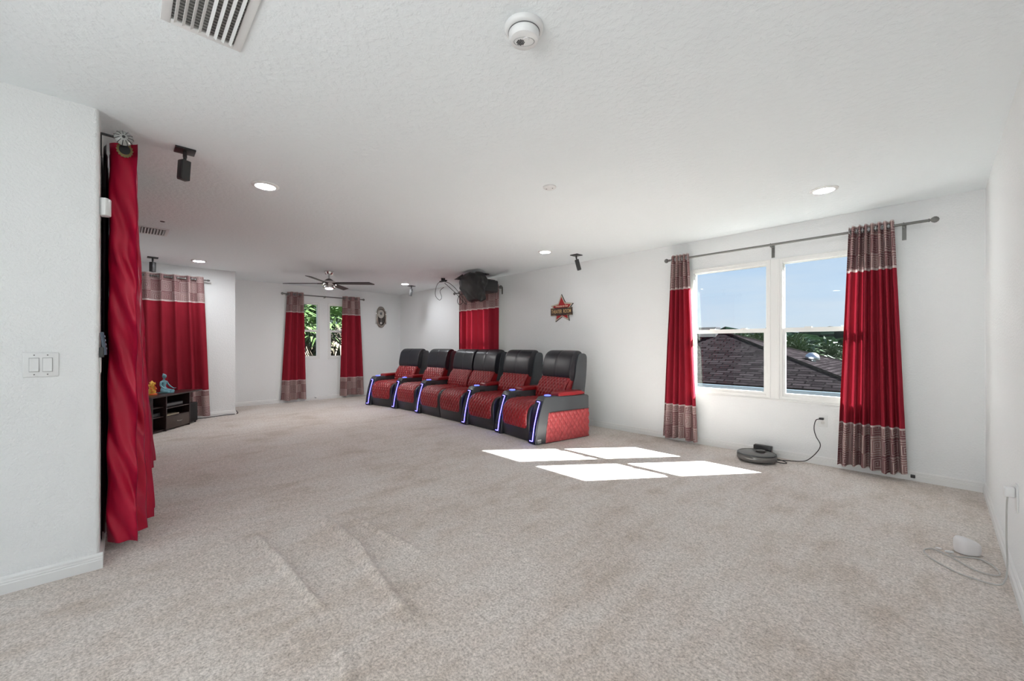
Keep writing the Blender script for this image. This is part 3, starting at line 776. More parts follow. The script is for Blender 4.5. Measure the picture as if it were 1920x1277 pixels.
def chair_meshes():
    b = MB(); b.prism(ARM, 0, AW, yz); CM['arm'] = b.done('arm', M_lgry, bevel=.012, seg=3)
    # glossy front plate that follows the lean of the arm
    F = [(0, .012), (.028, .20), (.075, .38), (.122, .51)]
    FP = [(p.y, p.z) for p in spline([(0, *q) for q in F], 5)]
    def fr(k, d):
        y, z = FP[k]; y2, z2 = FP[min(k+1, len(FP)-1)]; y1, z1 = FP[max(k-1, 0)]
        t = Vector((0, y2-y1, z2-z1)).normalized(); n = Vector((0, -t.z, t.y)); return Vector((0, y, z))+n*d
    b = MB()
    g = [[[b.bm.verts.new(fr(k, d)+Vector((x, 0, 0))) for d in (-.004, .009)] for x in (.012, AW-.012)] for k in range(len(FP))]
    for k in range(len(FP)-1):
        a, c = g[k], g[k+1]
        b.bm.faces.new((a[0][1], a[1][1], c[1][1], c[0][1])); b.bm.faces.new((a[0][0], a[0][1], c[0][1], c[0][0])); b.bm.faces.new((a[1][1], a[1][0], c[1][0], c[1][1]))
    b.bm.faces.new((g[0][0][0], g[0][1][0], g[0][1][1], g[0][0][1])); b.bm.faces.new((g[-1][0][0], g[-1][0][1], g[-1][1][1], g[-1][1][0]))
    CM['front_panel'] = b.done('front_panel', M_gloss, angle=30)
    xr = .100
    pts = [fr(1, .013)+Vector((.045, 0, 0)), fr(1, .013)+Vector((xr-.01, 0, 0))]
    pts += [fr(k, .013)+Vector((xr, 0, 0)) for k in range(1, len(FP)-1)]
    pts += [fr(len(FP)-2, .013)+Vector((xr-.01, 0, .002)), fr(len(FP)-2, .013)+Vector((.050, 0, .002))]
    CM['led_strip'] = MB().tube(pts, .0042, 6).done('led_strip', M_led)
    CM['arm_pad'] = loft('arm_pad', M_lred, [(.355, .553), (.36, .590), (.42, .603), (.70, .606), (.775, .598), (.785, .556)], -.012, AW+.012, ex=7)
    b = MB(); b.tube([(AW/2+.036*math.cos(a), .245+.036*math.sin(a), .568) for a in lin(0, 2*PI, 25)[:-1]], .0055, 8, closed=True)
    CM['cup_holder_ring'] = b.done('cup_holder_ring', M_ledc)
    b = MB(); b.lathe([(.034, .006), (.038, .004), (.033, .0), (.0, .001)], c=(AW/2, .245, .5625)); CM['cup_holder'] = b.done('cup_holder', M_steel)
    b = MB(); b.box(AW-.001, AW+.005, .25, .345, .462, .506); CM['control_panel'] = b.done('control_panel', M_black, bevel=.003)
    b = MB()
    for i in range(5): b.cyl((AW+.004, .265+i*.0165, .482), (AW+.0075, .265+i*.0165, .482), .0042, 10)
    CM['button'] = b.done('buttons', M_mgrey)
    # seat base, wide rounded apron
    base = [(.045, .0), (.030, .10), (.018, .22), (.022, .33), (.050, .405), (.105, .448), (.20, .462), (.60, .450), (.74, .46), (.80, .30), (.80, .0)]
    bp = [(p.y, max(.0, p.z)) for p in spline([(0, *q) for q in base], 4)]
    b = MB(); b.prism(bp, SX0, SX1, yz); CM['seat_base'] = b.done('seat_base', M_lblk, bevel=.018, seg=3)
    path = [(.66, .455), (.50, .458), (.30, .462), (.17, .461), (.100, .446), (.045, .400), (.020, .33), (.016, .24), (.024, .155)][::-1]
    CM['seat_cover'] = pad_mesh('seat_cover', M_lred, path, .195, .715, .012, .064, .088, .013, round_end=0, round_start=.07)
    # fix thickness: cover stands 14 mm proud
    path = [(.74, .80), (.705, .70), (.665, .60), (.60, .49), (.56, .455)]
    path = path[::-1]
    # back shell, headrest, lumbar
    shell = [(.66, .40), (.72, .56), (.775, .74), (.805, .90), (.835, 1.02), (.865, 1.068), (.93, 1.075), (.985, 1.055), (1.00, .98), (.985, .75), (.955, .55), (.92, .35), (.80, .30)]
    CM['back_shell'] = loft('back_shell', M_lgry, shell, SX0-.002, SX1+.002, ex=14, k0=.94)
    head = [(.712, .715), (.690, .80), (.708, .92), (.742, 1.03), (.79, 1.085), (.85, 1.112), (.91, 1.10), (.935, 1.05), (.88, .95), (.84, .80), (.80, .72), (.75, .70)]
    CM['headrest'] = loft('headrest', M_lblk, head, SX0+.015, SX1-.015, ex=9, seam=.05, k0=.80, n=48)
    lum = [(.585, .455), (.600, .56), (.648, .66), (.715, .745)]
    CM['lumbar_cushion'] = pad_mesh('lumbar_cushion', M_lred, lum, SX0+.02, SX1-.02, .02, .064, .088, .014, round_end=.0, n_u=84)
    fill = [(.60, .45), (.625, .58), (.68, .69), (.73, .76), (.80, .76), (.76, .60), (.72, .45)]
    CM['lumbar_body'] = loft('lumbar_body', M_lred, fill, SX0+.018, SX1-.018, ex=12, k0=.9)
    # quilted outer side panel
    b = MB()
    ny, nz = 130, 68
    y0 = lambda z: .150+.055*(z/.37)**1.5
    g = []
    for i in range(ny+1):
        col = []
        for j in range(nz+1):
            z = .006+.362*j/nz; yy = y0(z)+(.874-y0(z))*i/ny
            ed = min(yy-y0(z), .874-yy, z-.006, .368-z)
            k = math.sqrt(max(0, 1-(1-min(1, max(0, ed)/.012))**2))
            col.append(b.bm.verts.new((AW+.001+k*(.004+quilt(yy, z, .070, .098, .015)), yy, z)))
        g.append(col)
    for i in range(ny):
        for j in range(nz): b.bm.faces.new((g[i][j], g[i+1][j], g[i+1][j+1], g[i][j+1]))
    CM['side_panel'] = b.done('side_panel', M_lsheen, recalc=False, angle=180)
    b = MB(); b.box(AW-.001, AW+.004, .03, .085, .018, .062); CM['badge'] = b.done('badge', plain('badge_silver', (.38, .39, .40), .4, .6), bevel=.002)
    me = text_mesh('S V S', .024, .0006, M_dgrey, 'badge_text', .0006)
    me.transform(Matrix.Translation((AW+.0045, .058, .040)) @ Matrix.Rotation(PI/2, 4, 'Z') @ Matrix.Rotation(PI/2, 4, 'X'))
    CM['badge_text'] = me
    b = MB(); b.tube([(AW+.001, y, z) for y, z in [(.150, .006), (.16, .10), (.18, .24), (.205, .335), (.225, .368), (.26, .372), (.55, .372), (.876, .37)]], .0028, 6); CM['piping'] = b.done('piping', M_black)
chair_meshes()
def arm_at(root, x, last=False):
    names = ['arm', 'front_panel', 'arm_pad', 'cup_holder']
    for n in names:
        o = link(n, CM[n], root, (x, 0, 0))
        if n == 'front_panel': s = link('led_strip', CM['led_strip'], o); s['label'] = 'glowing blue light strip'
        if n == 'cup_holder': link('cup_holder_ring', CM['cup_holder_ring'], o)['label'] = 'blue lit ring'
    if not last:
        o = link('control_panel', CM['control_panel'], root, (x, 0, 0)); link('buttons', CM['button'], o)
    else:
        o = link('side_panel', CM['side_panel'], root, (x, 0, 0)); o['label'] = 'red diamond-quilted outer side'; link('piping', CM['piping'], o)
        o = link('badge', CM['badge'], root, (x, 0, 0)); link('badge_text', CM['badge_text'], o)
def recliner(x, y, rz, label, arm=True, last=False):
    t = thing('theater_recliner', label, 'recliner', (x, y, 0), math.radians(rz), group='row of theater recliners')
    if arm: arm_at(t, 0)
    if last: arm_at(t, SX1+.005, True)
    for n in ('seat_base', 'seat_cover', 'back_shell', 'headrest', 'lumbar_body', 'lumbar_cushion'):
        p = t
        if n == 'lumbar_cushion': p = lb
        o = link('lumbar_quilting' if n == 'lumbar_cushion' else ('lumbar_cushion' if n == 'lumbar_body' else n), CM[n], p)
        if n == 'lumbar_body': lb = o
    return t
recliner(-7.85, 3.47, 12, 'farthest theater recliner, leftmost of the row, black headrest catching blue light')
recliner(-7.10, 3.635, 4.2, 'second recliner from the far end, standing just left of the curtain')
recliner(-6.345, 3.69, -.8, 'third recliner from the far end, left seat of the armless pair')
recliner(-6.345+.61, 3.69-.0085, -.8, 'recliner without an arm on its left, right seat of the pair', arm=False)
recliner(-4.965, 3.672, -2.2, 'second recliner from the near end, between the pair and the nearest seat')
recliner(-4.175, 3.655, -9.0, 'nearest recliner, with red diamond-quilted side panel and two arms', last=True)

# ------------------------------------------------------------------ projector
def projector():
    t = thing('projector', 'dark projector hung from the ceiling above the recliners', 'projector', (-5.54, 4.55, H))
    add = lambda b, n, m, p=None, **k: b.obj(n, m, p or t, **k)
    add(MB().box(-.16, .08, -.11, .11, -.022, 0).box(-.10, .03, -.06, .06, -.125, -.02), 'ceiling_mount', M_black, bevel=.004)
    hs = add(MB().box(-.215, .215, -.17, .21, -.335, -.125), 'housing', M_dgrey, bevel=.025, seg=3)
    add(MB().box(-.15, .17, -.13, .17, -.127, -.112), 'top_plate', M_black, bevel=.004)
    for k in range(6): add(MB().box(.213, .2165, -.10+k*.045, -.075+k*.045, -.165, -.155), 'vent_slot', M_black, hs, smooth=False)
    add(MB().box(.213, .217, -.15, -.115, -.19, -.15), 'maker_plate', M_steel)
    return t
projector()
def bag():
    b = MB()
    # half sizes in x, y and the centre shift in x, from the hem up
    lv = [(.0, .15, .06, .12), (.008, .155, .085, .12), (.03, .165, .10, .115), (.10, .20, .115, .09), (.18, .245, .125, .05), (.27, .285, .13, .015), (.36, .29, .13, .0), (.42, .26, .12, .0), (.46, .19, .09, .01), (.475, .10, .05, .02)]
    ks = spline([(a, h, c) for a, h, c, d in lv], 4); ds = spline([(a, d, 0) for a, h, c, d in lv], 4)
    seg = 64; rings = []
    for (z, hx, hy), (_, cx, _2) in zip(ks, ds):
        ring = []
        for i in range(seg):
            a = 2*PI*i/seg; c, q = math.cos(a), math.sin(a)
            w = 1+.075*math.sin(3*a+z*17)+.05*math.sin(5*a-z*26)+.03*math.sin(11*a+z*37)
            k = 1/(abs(c)**3+abs(q)**3)**(1/3)
            ring.append(b.bm.verts.new((cx+hx*k*c*w, hy*k*q*w, z+.012*math.sin(4*a+z*30))))
        rings.append(ring)
    for p, q in zip(rings, rings[1:]):
        for i in range(seg): b.bm.faces.new((p[i], p[(i+1) % seg], q[(i+1) % seg], q[i]))
    b.bm.faces.new(rings[0][::-1]); b.bm.faces.new(rings[-1])
    tip = b.bm.verts.new((-.37, -.10, .40)); f0 = b.bm.verts.new((-.10, -.12, .46)); f1 = b.bm.verts.new((-.12, -.16, .36)); f2 = b.bm.verts.new((-.16, -.02, .42))
    for f in ((tip, f0, f1), (tip, f1, f2), (tip, f2, f0), (f0, f1, f2)): b.bm.faces.new(f)
    m = plain('black_nylon', (.018, .018, .0175), .5, bumps=(14, 1.0))
    o = b.obj('dust_cover', m, loc=(-5.40, 4.225, 1.915), angle=180)
    tag(o, 'crumpled black cloth dust cover hanging over the front of the projector', 'dust cover')
bag()
t = thing('cable_anchor', 'small black ceiling hook plate with looped cables left of projector', 'cable hook', (-6.374, 4.31, H))
MB().box(-.10, .10, -.02, .02, -.075, -.05).box(-.045, -.02, -.015, .015, -.055, 0).box(.02, .045, -.015, .015, -.06, -.01).obj('hook_plate', M_black, t, bevel=.003)
def cable(pts, r, label, m=None, cat='cable', name='cable', n=8, **k):
    b = MB(); b.tube(spline(pts, n), r, 6); return tag(b.obj(name, m or M_cable, **k), label, cat)
PC = (-6.374, 4.31)
def pc(pts): return [(PC[0]+x*.7, PC[1]+x*.2+dy, z) for x, dy, z in pts]
cable(pc([(-.02, 0, 2.38), (-.18, 0, 2.34), (-.26, 0, 2.20), (-.24, 0, 1.98+.12), (-.12, 0, 1.93+.1), (-.05, 0, 2.08), (-.10, 0, 2.2), (.02, 0, 2.26)]), .0045, 'black cable looping down left of the ceiling hook')
cable(pc([(.06, 0, 2.36), (.20, 0, 2.33), (.40, 0, 2.22), (.60, 0, 2.06), (.62, 0, 1.96), (.52, 0, 1.92), (.46, 0, 2.0), (.56, 0, 2.10), (.80, 0, 2.09), (1.30, .0, 2.03)]), .005, 'black cable curling from the ceiling hook to the projector')
cable([(-6.34, 4.32, 2.34), (-6.22, 4.36, 2.24), (-6.12, 4.44, 2.12), (-6.12, 4.6, 1.98), (-6.3, 4.8, 1.99), (-6.55, 4.86, 2.20)], .005, 'black cable dropping from the ceiling hook toward the curtain rod')

# ------------------------------------------------------------------ wall decor
def clock():
    t = thing('pendulum_clock', 'oval silver pendulum wall clock beside the far corner', 'clock', (XB, 4.485, 1.858))
    def oval(k, d, rz=1.): return [(d, .115*k*math.copysign(abs(math.cos(a))**.8, math.cos(a))*rz, .245*k*math.copysign(abs(math.sin(a))**.95, math.sin(a))) for a in lin(0, 2*PI, 49)[:-1]]
    b = MB()
    R = [[b.bm.verts.new(p) for p in oval(k, d)] for k, d in ((1.0, 0), (1.05, .02), (1.0, .045), (.86, .052), (.78, .040), (.76, .02))]
    for p, q in zip(R, R[1:]):
        for i in range(48): b.bm.faces.new((p[i], p[(i+1) % 48], q[(i+1) % 48], q[i]))
    b.obj('frame', plain('aged_silver', (.36, .32, .28), .25, .9), t, angle=60)
    for s in (-1, 1): MB().box(.0, .04, s*.125-.012, s*.125+.012, -.17, .15).obj('side_bar', M_chrome, t, bevel=.008)
    b = MB(); b.bm.faces.new([b.bm.verts.new(p) for p in oval(.78, .012)]); b.obj('back_plate', plain('clock_back', (.06, .05, .045), .5), t, smooth=False)
    Rm = Matrix.Rotation(PI/2, 4, 'Y')
    MB().lathe([(0, 0), (.080, 0), (.080, .008), (0, .008)], c=(.018, 0, .075), M=Rm, sx=1.25, seg=36).obj('dial', plain('dial_ivory', (.62, .60, .55), .5), t)
    MB().lathe([(0, 0), (.030, 0), (.030, .002), (0, .002)], c=(.0265, 0, .082), M=Rm, sx=1.25).obj('dial_centre', plain('dial_grey', (.17, .18, .18), .5), t)
    b = MB()
    for i in range(12):
        a = 2*PI*i/12; b.box(.0262, .0275, -.002, .002, .062, .074, Matrix.Translation((0, 0, .075)) @ Matrix.Rotation(a, 4, 'X'))
    b.box(.028, .029, -.0025, .0025, 0, .05, Matrix.Translation((0, 0, .078)) @ Matrix.Rotation(1.1, 4, 'X')).box(.029, .030, -.002, .002, 0, .068, Matrix.Translation((0, 0, .078)) @ Matrix.Rotation(-.6, 4, 'X'))
    b.obj('hands', M_black, t, smooth=False)
    MB().box(.020, .023, -.003, .003, -.13, -.01).lathe([(0, 0), (.026, 0), (.026, .006), (0, .006)], c=(.018, 0, -.145), M=Rm).obj('pendulum', M_chrome, t)
clock()
def star():
    cx, cz = -4.085, 1.755
    t = thing('star_sign', 'red star wall sign with THEATER ROOM banner', 'sign', (cx, YW, cz))
    def st(k, dz=0):
        o = []
        sxl = .235
        for i in range(10):
            a = PI/2+.04+i*PI/5; r = (.238 if i % 2 == 0 else .122)*k
            o.append((r*math.cos(a), r*math.sin(a)+dz-.005))
        return o
    f = lambda x, z, d: Vector((x, -d, z))
    MB().prism(st(1.0), 0, .012, f).obj('backing', M_black, t, smooth=False)
    MB().prism([(x-.004, z+.002) for x, z in st(.965)], .012, .016, f).obj('cream_border', plain('cream_paint', (.62, .55, .44), .5), t, smooth=False)
    MB().prism(st(.80), .016, .020, f).obj('red_star', plain('sign_red', (.42, .006, .012), .4), t, smooth=False)
    R = Matrix.Rotation(-math.radians(0), 4, 'Y')
    bn = MB().box(-.215, .215, -.034, -.020, -.103, .018); o = bn.obj('banner', plain('banner_brown', (.045, .022, .018), .5), t, smooth=False, bevel=.002)
    b = MB(); b.box(-.21, -.13, -.0352, -.034, .006, .010).box(.13, .21, -.0352, -.034, .006, .010).box(-.21, -.11, -.0352, -.034, -.095, -.091).box(.11, .21, -.0352, -.034, -.095, -.091)
    gold = plain('sign_gold', (.70, .47, .22), .5); b.obj('gold_lines', gold, o, smooth=False)
    me = text_mesh('THEATER  ROOM', .082, .001, gold, 'banner_text', .0009, .62); me.transform(Matrix.Translation((0, -.0352, -.043)) @ Matrix.Rotation(PI/2, 4, 'X')); link('banner_text', me, o)
    me = text_mesh('Welcome to Our', .042, .001, plain('sign_cream', (.85, .66, .50), .5), 'welcome_text', .0008, .85); me.transform(Matrix.Translation((0, -.0212, .044)) @ Matrix.Rotation(PI/2, 4, 'X')); link('welcome_text', me, t)
star()

# ------------------------------------------------------------------ outlets, vacuum, router
t = thing('wall_outlet', 'white outlet plate on the wall under the wide window', 'outlet', (-.785, YW, .438))
MB().box(-.037, .037, -.005, 0, -.060, .060).obj('wall_plate', M_pwhite, t, bevel=.002)
for z in (-.02, .02): MB().lathe([(0, 0), (.016, 0), (.016, .0015), (0, .0015)], c=(0, -.005, z), M=Matrix.Rotation(PI/2, 4, 'X')).obj('socket', plain('socket_white_%d' % (z*100), (.7, .69, .67), .4), t)
cable([(-.80, YW-.03, .455), (-.835, YW-.035, .44), (-.85, YW-.035, .36), (-.835, YW-.03, .28), (-.80, YW-.03, .20), (-.83, YW-.035, .12), (-.90, YW-.045, .035), (-.96, YW-.06, .012), (-1.06, YW-.11, .008), (-1.14, YW-.18, .008), (-1.10, YW-.25, .008), (-1.04, YW-.22, .008), (-1.10, YW-.14, .008), (-1.2, YW-.09, .008), (-1.28, YW-.06, .02)], .0042, 'black power cord from wall outlet to the robot vacuum dock', cat='cable')
tag(MB().box(-.812, -.775, YW-.034, YW-.0066, .448, .468).obj('power_plug', M_black, bevel=.004), 'black plug pushed into the outlet under the wide window', 'plug')
def vacuum():
    t = thing('robot_vacuum', 'round dark grey robot vacuum parked on the carpet by the wall', 'robot vacuum', (-1.285, 4.70, 0))
    MB().lathe([(0, .012), (.160, .012), (.172, .020), (.174, .040), (.174, .070), (.168, .080), (.155, .084), (0, .0845)], seg=64).obj('body', plain('vacuum_gunmetal', (.09, .085, .08), .28, .3), t)
    MB().lathe([(.1745, .022), (.1785, .030), (.1785, .062), (.1745, .068)], seg=64).obj('bumper', plain('vacuum_smoke', (.14, .135, .13), .12, .2), t)
    MB().lathe([(.170, .077), (.1755, .074), (.1755, .079), (.165, .0845)], seg=64).obj('trim_ring', M_black, t)
    MB().lathe([(0, .104), (.036, .103), (.042, .098), (.042, .083), (0, .083)], c=(.02, .055, 0)).obj('lidar_turret', plain('turret', (.05, .045, .04), .35), t)
    d = thing('charging_dock', 'black charging dock against baseboard behind the robot vacuum', 'charging dock', (-1.29, 4.945, 0))
    MB().box(-.085, .085, -.035, .028, 0, .115).obj('tower', M_black, d, bevel=.008, seg=2)
    MB().box(-.075, .075, -.055, -.02, .0, .012).obj('base', M_black, d, bevel=.003)
vacuum()
tag(MB().box(-.165, -.135, YW-.035, YW-.015, .028, .055).obj('cable_clip', M_black, bevel=.003), 'small black clip on the baseboard right of the wide curtain', 'clip')
t = thing('wall_outlet', 'outlet plate on the right wall with a white adapter in it', 'outlet', (XR, 3.10, .452))
MB().box(-.006, 0, -.037, .037, -.062, .062).obj('wall_plate', M_pwhite, t, bevel=.002)
t = thing('power_adapter', 'white round-cornered power adapter plugged into the right wall outlet', 'power adapter', (XR-.006, 3.115, .473))
MB().box(-.038, 0, -.022, .022, -.024, .024).obj('body', M_pwhite, t, bevel=.008, seg=3)
cable([(XR-.03, 3.115, .452), (XR-.033, 3.11, .40), (XR-.034, 3.108, .25), (XR-.032, 3.10, .12), (XR-.04, 3.09, .045), (XR-.07, 3.09, .012), (.08, 3.12, .007), (-.02, 3.22, .007), (-.055, 3.32, .007), (-.02, 3.385, .007), (.05, 3.33, .007), (.13, 3.23, .007), (.20, 3.22, .008), (.222, 3.27, .008), (.20, 3.36, .008), (.15, 3.41, .007), (.07, 3.345, .010), (.045, 3.36, .01)], .0036, 'thin white cord from the right wall adapter looped on the carpet', M_wcable, 'cable')
def router():
    b = MB()
    W_, D_, Hh = .056, .046, .088
    n = 40
    rings = []
    for j in range(21):
        v = j/20; z = Hh*v
        s = (1-abs(2*v-1)**3.2)**(1/3.2) if 0 < v < 1 else 0.0
        s = .72+.28*s if v < .5 else s
        if v == 0: s = .70
        rg = []
        for i in range(n):
            a = 2*PI*i/n; c, q = math.cos(a), math.sin(a)
            k = 1/(abs(c)**2.4+abs(q)**2.4)**(1/2.4)
            x = W_*k*c*s
            rg.append(b.bm.verts.new((x, D_*k*q*s, z*(1-.20*(x/W_)*v))))
        rings.append(rg)
    for p, q in zip(rings, rings[1:]):
        for i in range(n): b.bm.faces.new((p[i], p[(i+1) % n], q[(i+1) % n], q[i]))
    b.bm.faces.new(rings[0][::-1])
    o = b.obj('wifi_router', plain('router_white', (.78, .76, .76), .4), loc=(.115, 3.47, 0), weld=.0003, angle=180)
    o.rotation_euler = (0, 0, math.radians(38))
    tag(o, 'white egg-shaped wifi router on the carpet near the right wall', 'wifi router')
router()
t = thing('cable_adapter', 'two small white cable clips lying in front of the wifi router', 'cable clip', (.045, 3.40, 0))
MB().box(-.018, .018, -.006, .006, .004, .014, Matrix.Rotation(.5, 4, 'Z')).obj('clip', M_pwhite, t, bevel=.002)
MB().box(-.05, -.025, .02, .03, .004, .012, Matrix.Rotation(.2, 4, 'Z')).obj('clip', M_pwhite, t, bevel=.002)
tag(MB().cyl((XB+.012, 2.98, .06), (XB+.075, 2.98, .055), .007, 12).cyl((XB+.07, 2.98, .055), (XB+.082, 2.98, .055), .011, 12).obj('door_stop', M_steel), 'small metal door stop on the baseboard below the far windows', 'door stop')
cable([(-8.10, .75, .012), (-8.18, .95, .010), (-8.26, 1.2, .010), (-8.30, 1.40, .012), (-8.38, 1.42, .03), (-8.55, 1.41, .06)], .006, 'black cord running along the baseboard round the wall corner', cat='cable')

# ------------------------------------------------------------------ media console
CA = math.atan2(.731-.293, -7.705+7.119)          # direction of the console front, from its near end to the far end
CO = Vector((-7.12, .27, 0))
def console():
    t = thing('media_console', 'low espresso media console with open shelves and one drawer', 'media console', tuple(CO), CA)
    D = .30
    def bx(x0, x1, y0, y1, z0, z1, n, m=M_wood, bev=.002, p=None): return MB().box(x0, x1, y0, y1, z0, z1).obj(n, m, p or t, bevel=bev)
    bx(-.02, 1.03, -.004, D, .478, .498, 'top')
    bx(0, .016, .0, D, .0, .478, 'side_panel'); bx(.255, .271, .0, D, 0, .478, 'divider'); bx(.735, .751, .0, D, 0, .478, 'side_panel')
    bx(.016, .735, D-.012, D, .0, .478, 'back_panel', M_inside)
    bx(.016, .735, .02, D-.012, .015, .03, 'bottom_panel')
    bx(.016, .255, .03, D-.012, .20, .212, 'shelf'); bx(.016, .255, .03, D-.012, .330, .342, 'shelf')
    bx(.271, .735, .004, D-.012, .302, .316, 'shelf'); bx(.271, .735, .004, D-.012, .182, .196, 'shelf')
    d = bx(.275, .731, .002, .02, .02, .180, 'drawer', M_woodd)
    b = MB(); b.tube(spline([(.46, .004, .112), (.465, -.014, .110), (.505, -.020, .108), (.545, -.014, .110), (.55, .004, .112)], 4), .006, 8); b.obj('handle', M_chrome, d)
    return t
console()
def on_c(x, y, z=0):
    return CO + Matrix.Rotation(CA, 3, 'Z') @ Vector((x, y, z))
def cbox(x0, x1, y0, y1, z0, z1, name, m, label, cat, bevel=.003, group=None):
    p = on_c((x0+x1)/2, (y0+y1)/2, z0)
    t = MB().box(-(x1-x0)/2, (x1-x0)/2, -(y1-y0)/2, (y1-y0)/2, 0, z1-z0).obj(name, m, loc=tuple(p), bevel=bevel)
    t.rotation_euler = (0, 0, CA); return tag(t, label, cat, group)
o = thing('media_player', 'slim black disc player on the upper middle shelf of the console', 'disc player', tuple(on_c(.50, .16, .316)), CA)
MB().box(-.17, .17, -.11, .11, .004, .052).obj('case', M_black, o, bevel=.003)
MB().box(-.165, .165, -.1125, -.109, .012, .046).obj('front_panel', M_mgrey, o, bevel=.001, seg=1)
o = cbox(.30, .56, .03, .21, .196, .212, 'booklet', plain('paper_beige', (.45, .38, .28), .7), 'beige booklet lying on the lower middle shelf of the console', 'booklet', .001)
o = cbox(.03, .22, .05, .26, .212, .262, 'media_box', M_black, 'black box on the lower left shelf of the console', 'media box')
t = thing('subwoofer', 'black box subwoofer under the overhanging console top at its right end', 'subwoofer', tuple(on_c(.875, .165, 0)), CA)
MB().box(-.10, .10, -.13, .13, .02, .31).obj('cabinet', M_black, t, bevel=.006)
MB().box(-.092, .092, -.137, -.128, .03, .30).obj('grille', M_inside, t, bevel=.003)
b = MB()
for x in (-.08, .08):
    for y in (-.11, .11): b.cyl((x, y, 0), (x, y, .022), .012, 10)
b.obj('feet', M_black, t)

def skinned(name, verts, edges, radii, m, root=0, sub=2):
    me = bpy.data.meshes.new(name); me.from_pydata([Vector(v) for v in verts], edges, [])
    o = bpy.data.objects.new(name, me); COL.objects.link(o)
    md = o.modifiers.new('s', 'SKIN'); md.use_smooth_shade = True
    for i, r in enumerate(radii):
        r = r if isinstance(r, tuple) else (r, r)
        me.skin_vertices[0].data[i].radius = r; me.skin_vertices[0].data[i].use_root = (i == root)
    o.modifiers.new('u', 'SUBSURF').levels = sub
    bpy.context.view_layer.update()
    nm = bpy.data.meshes.new_from_object(o.evaluated_get(bpy.context.evaluated_depsgraph_get()))
    bpy.data.objects.remove(o); bpy.data.meshes.remove(me)
    nm.materials.clear(); nm.materials.append(m); nm.polygons.foreach_set('use_smooth', [True]*len(nm.polygons)); nm.name = name
    return nm
def figure(loc, rz):
    m = plain('glazed_blue', (.16, .34, .40), .35, var=.25)
    t = thing('meditation_figurine', 'pale blue cross-legged meditating figurine on the media console', 'figurine', loc, rz)
    # faces local -y
    V = [(0, .02, .035), (0, .022, .075), (0, .020, .120), (0, .018, .160), (0, .016, .185), (0, .010, .205)]
    R = [(.040, .034), (.032, .026), (.036, .026), (.030, .022), (.011, .011), (.011, .011)]
    E_ = [(0, 1), (1, 2), (2, 3), (3, 4), (4, 5)]
    for s in (-1, 1):
        i = len(V)
        V += [(s*.048, .018, .158), (s*.066, .008, .112), (s*.070, -.030, .080), (s*.072, -.066, .060), (s*.072, -.080, .060)]
        R += [.014, .012, .009, .006, .006]
        E_ += [(3, i), (i, i+1), (i+1, i+2), (i+2, i+3), (i+3, i+4)]
        i = len(V)
        V += [(s*.050, -.012, .026), (s*.088, -.052, .022), (s*.045, -.078, .018), (-s*.01, -.074-.008*s, .018)]
        R += [.030, .020, .016, .010]
        E_ += [(0, i), (i, i+1), (i+1, i+2), (i+2, i+3)]
    link('body', skinned('body', V, E_, R, m), t)
    b = MB(); b.lathe([(0, -.030), (.014, -.027), (.021, -.012), (.024, .004), (.021, .020), (.012, .030), (0, .033)], c=(0, .008, .236), sy=1.15, seg=24)
    b.ico((0, -.018, .232), .005, 1, (1, 1, 1.6)); b.lathe([(0, 0), (.010, .004), (.011, .012), (.006, .02), (0, .021)], c=(0, .022, .258))
    for s in (-1, 1): b.ico((s*.0235, .010, .236), .006, 1, (.5, 1, 1.4))
    b.obj('head', m, t)
    for s in (-1, 1):
        b = MB()
        for k in range(4): b.tube([(s*(.066+.004*k), -.080, .060), (s*(.064+.0055*k), -.094+.002*abs(k-1), .062), (s*(.064+.0055*k), -.100+.003*abs(k-1), .068)], .0025, 5)
        b.tube([(s*.064, -.078, .060), (s*.058, -.086, .065), (s*.060, -.092, .071)], .0027, 5); b.obj('hand', m, t)
    MB().lathe([(0, 0), (.085, 0), (.088, .008), (.07, .016), (0, .018)], seg=30, c=(0, -.022, 0)).obj('base', m, t)
p = on_c(.555, .215, .498); figure(tuple(p), math.radians(136))
def idol(loc, rz):
    t = thing('painted_statuette', 'small orange and yellow painted statuette, half hidden by the satin curtain', 'figurine', loc, rz)
    y = plain('statue_yellow', (.85, .45, .06), .4, var=.3); r = plain('statue_orange', (.75, .14, .03), .4, var=.3)
    rnd = random.Random(3)
    MB().lathe([(0, 0), (.055, 0), (.058, .012), (.045, .022), (0, .024)], seg=30).obj('base', r, t)
    b = MB(); b.lathe([(0, .02), (.045, .022), (.050, .05), (.036, .085), (.030, .11), (.034, .13), (.024, .15), (.03, .165), (.012, .19), (0, .20)], seg=26, sy=.75)
    for i in range(26):
        a = rnd.uniform(0, 2*PI); z = rnd.uniform(.03, .17); q = .047-.12*abs(z-.05)**1.2; b.ico((q*math.cos(a), q*.75*math.sin(a), z), rnd.uniform(.007, .013), 1)
    b.obj('body', y, t)
    b = MB(); b.tube(spline([(.0, -.028, .13), (.005, -.040, .11), (.0, -.046, .085), (-.012, -.044, .07)], 4), .007, 6)
    for s in (-1, 1): b.ico((s*.030, -.02, .05), .016, 1, (1, 1, .7)); b.tube([(s*.034, -.005, .115), (s*.048, -.02, .09), (s*.038, -.034, .075)], .006, 6)
    b.obj('trim', r, t)
p = on_c(.285, .20, .498); idol(tuple(p), CA)

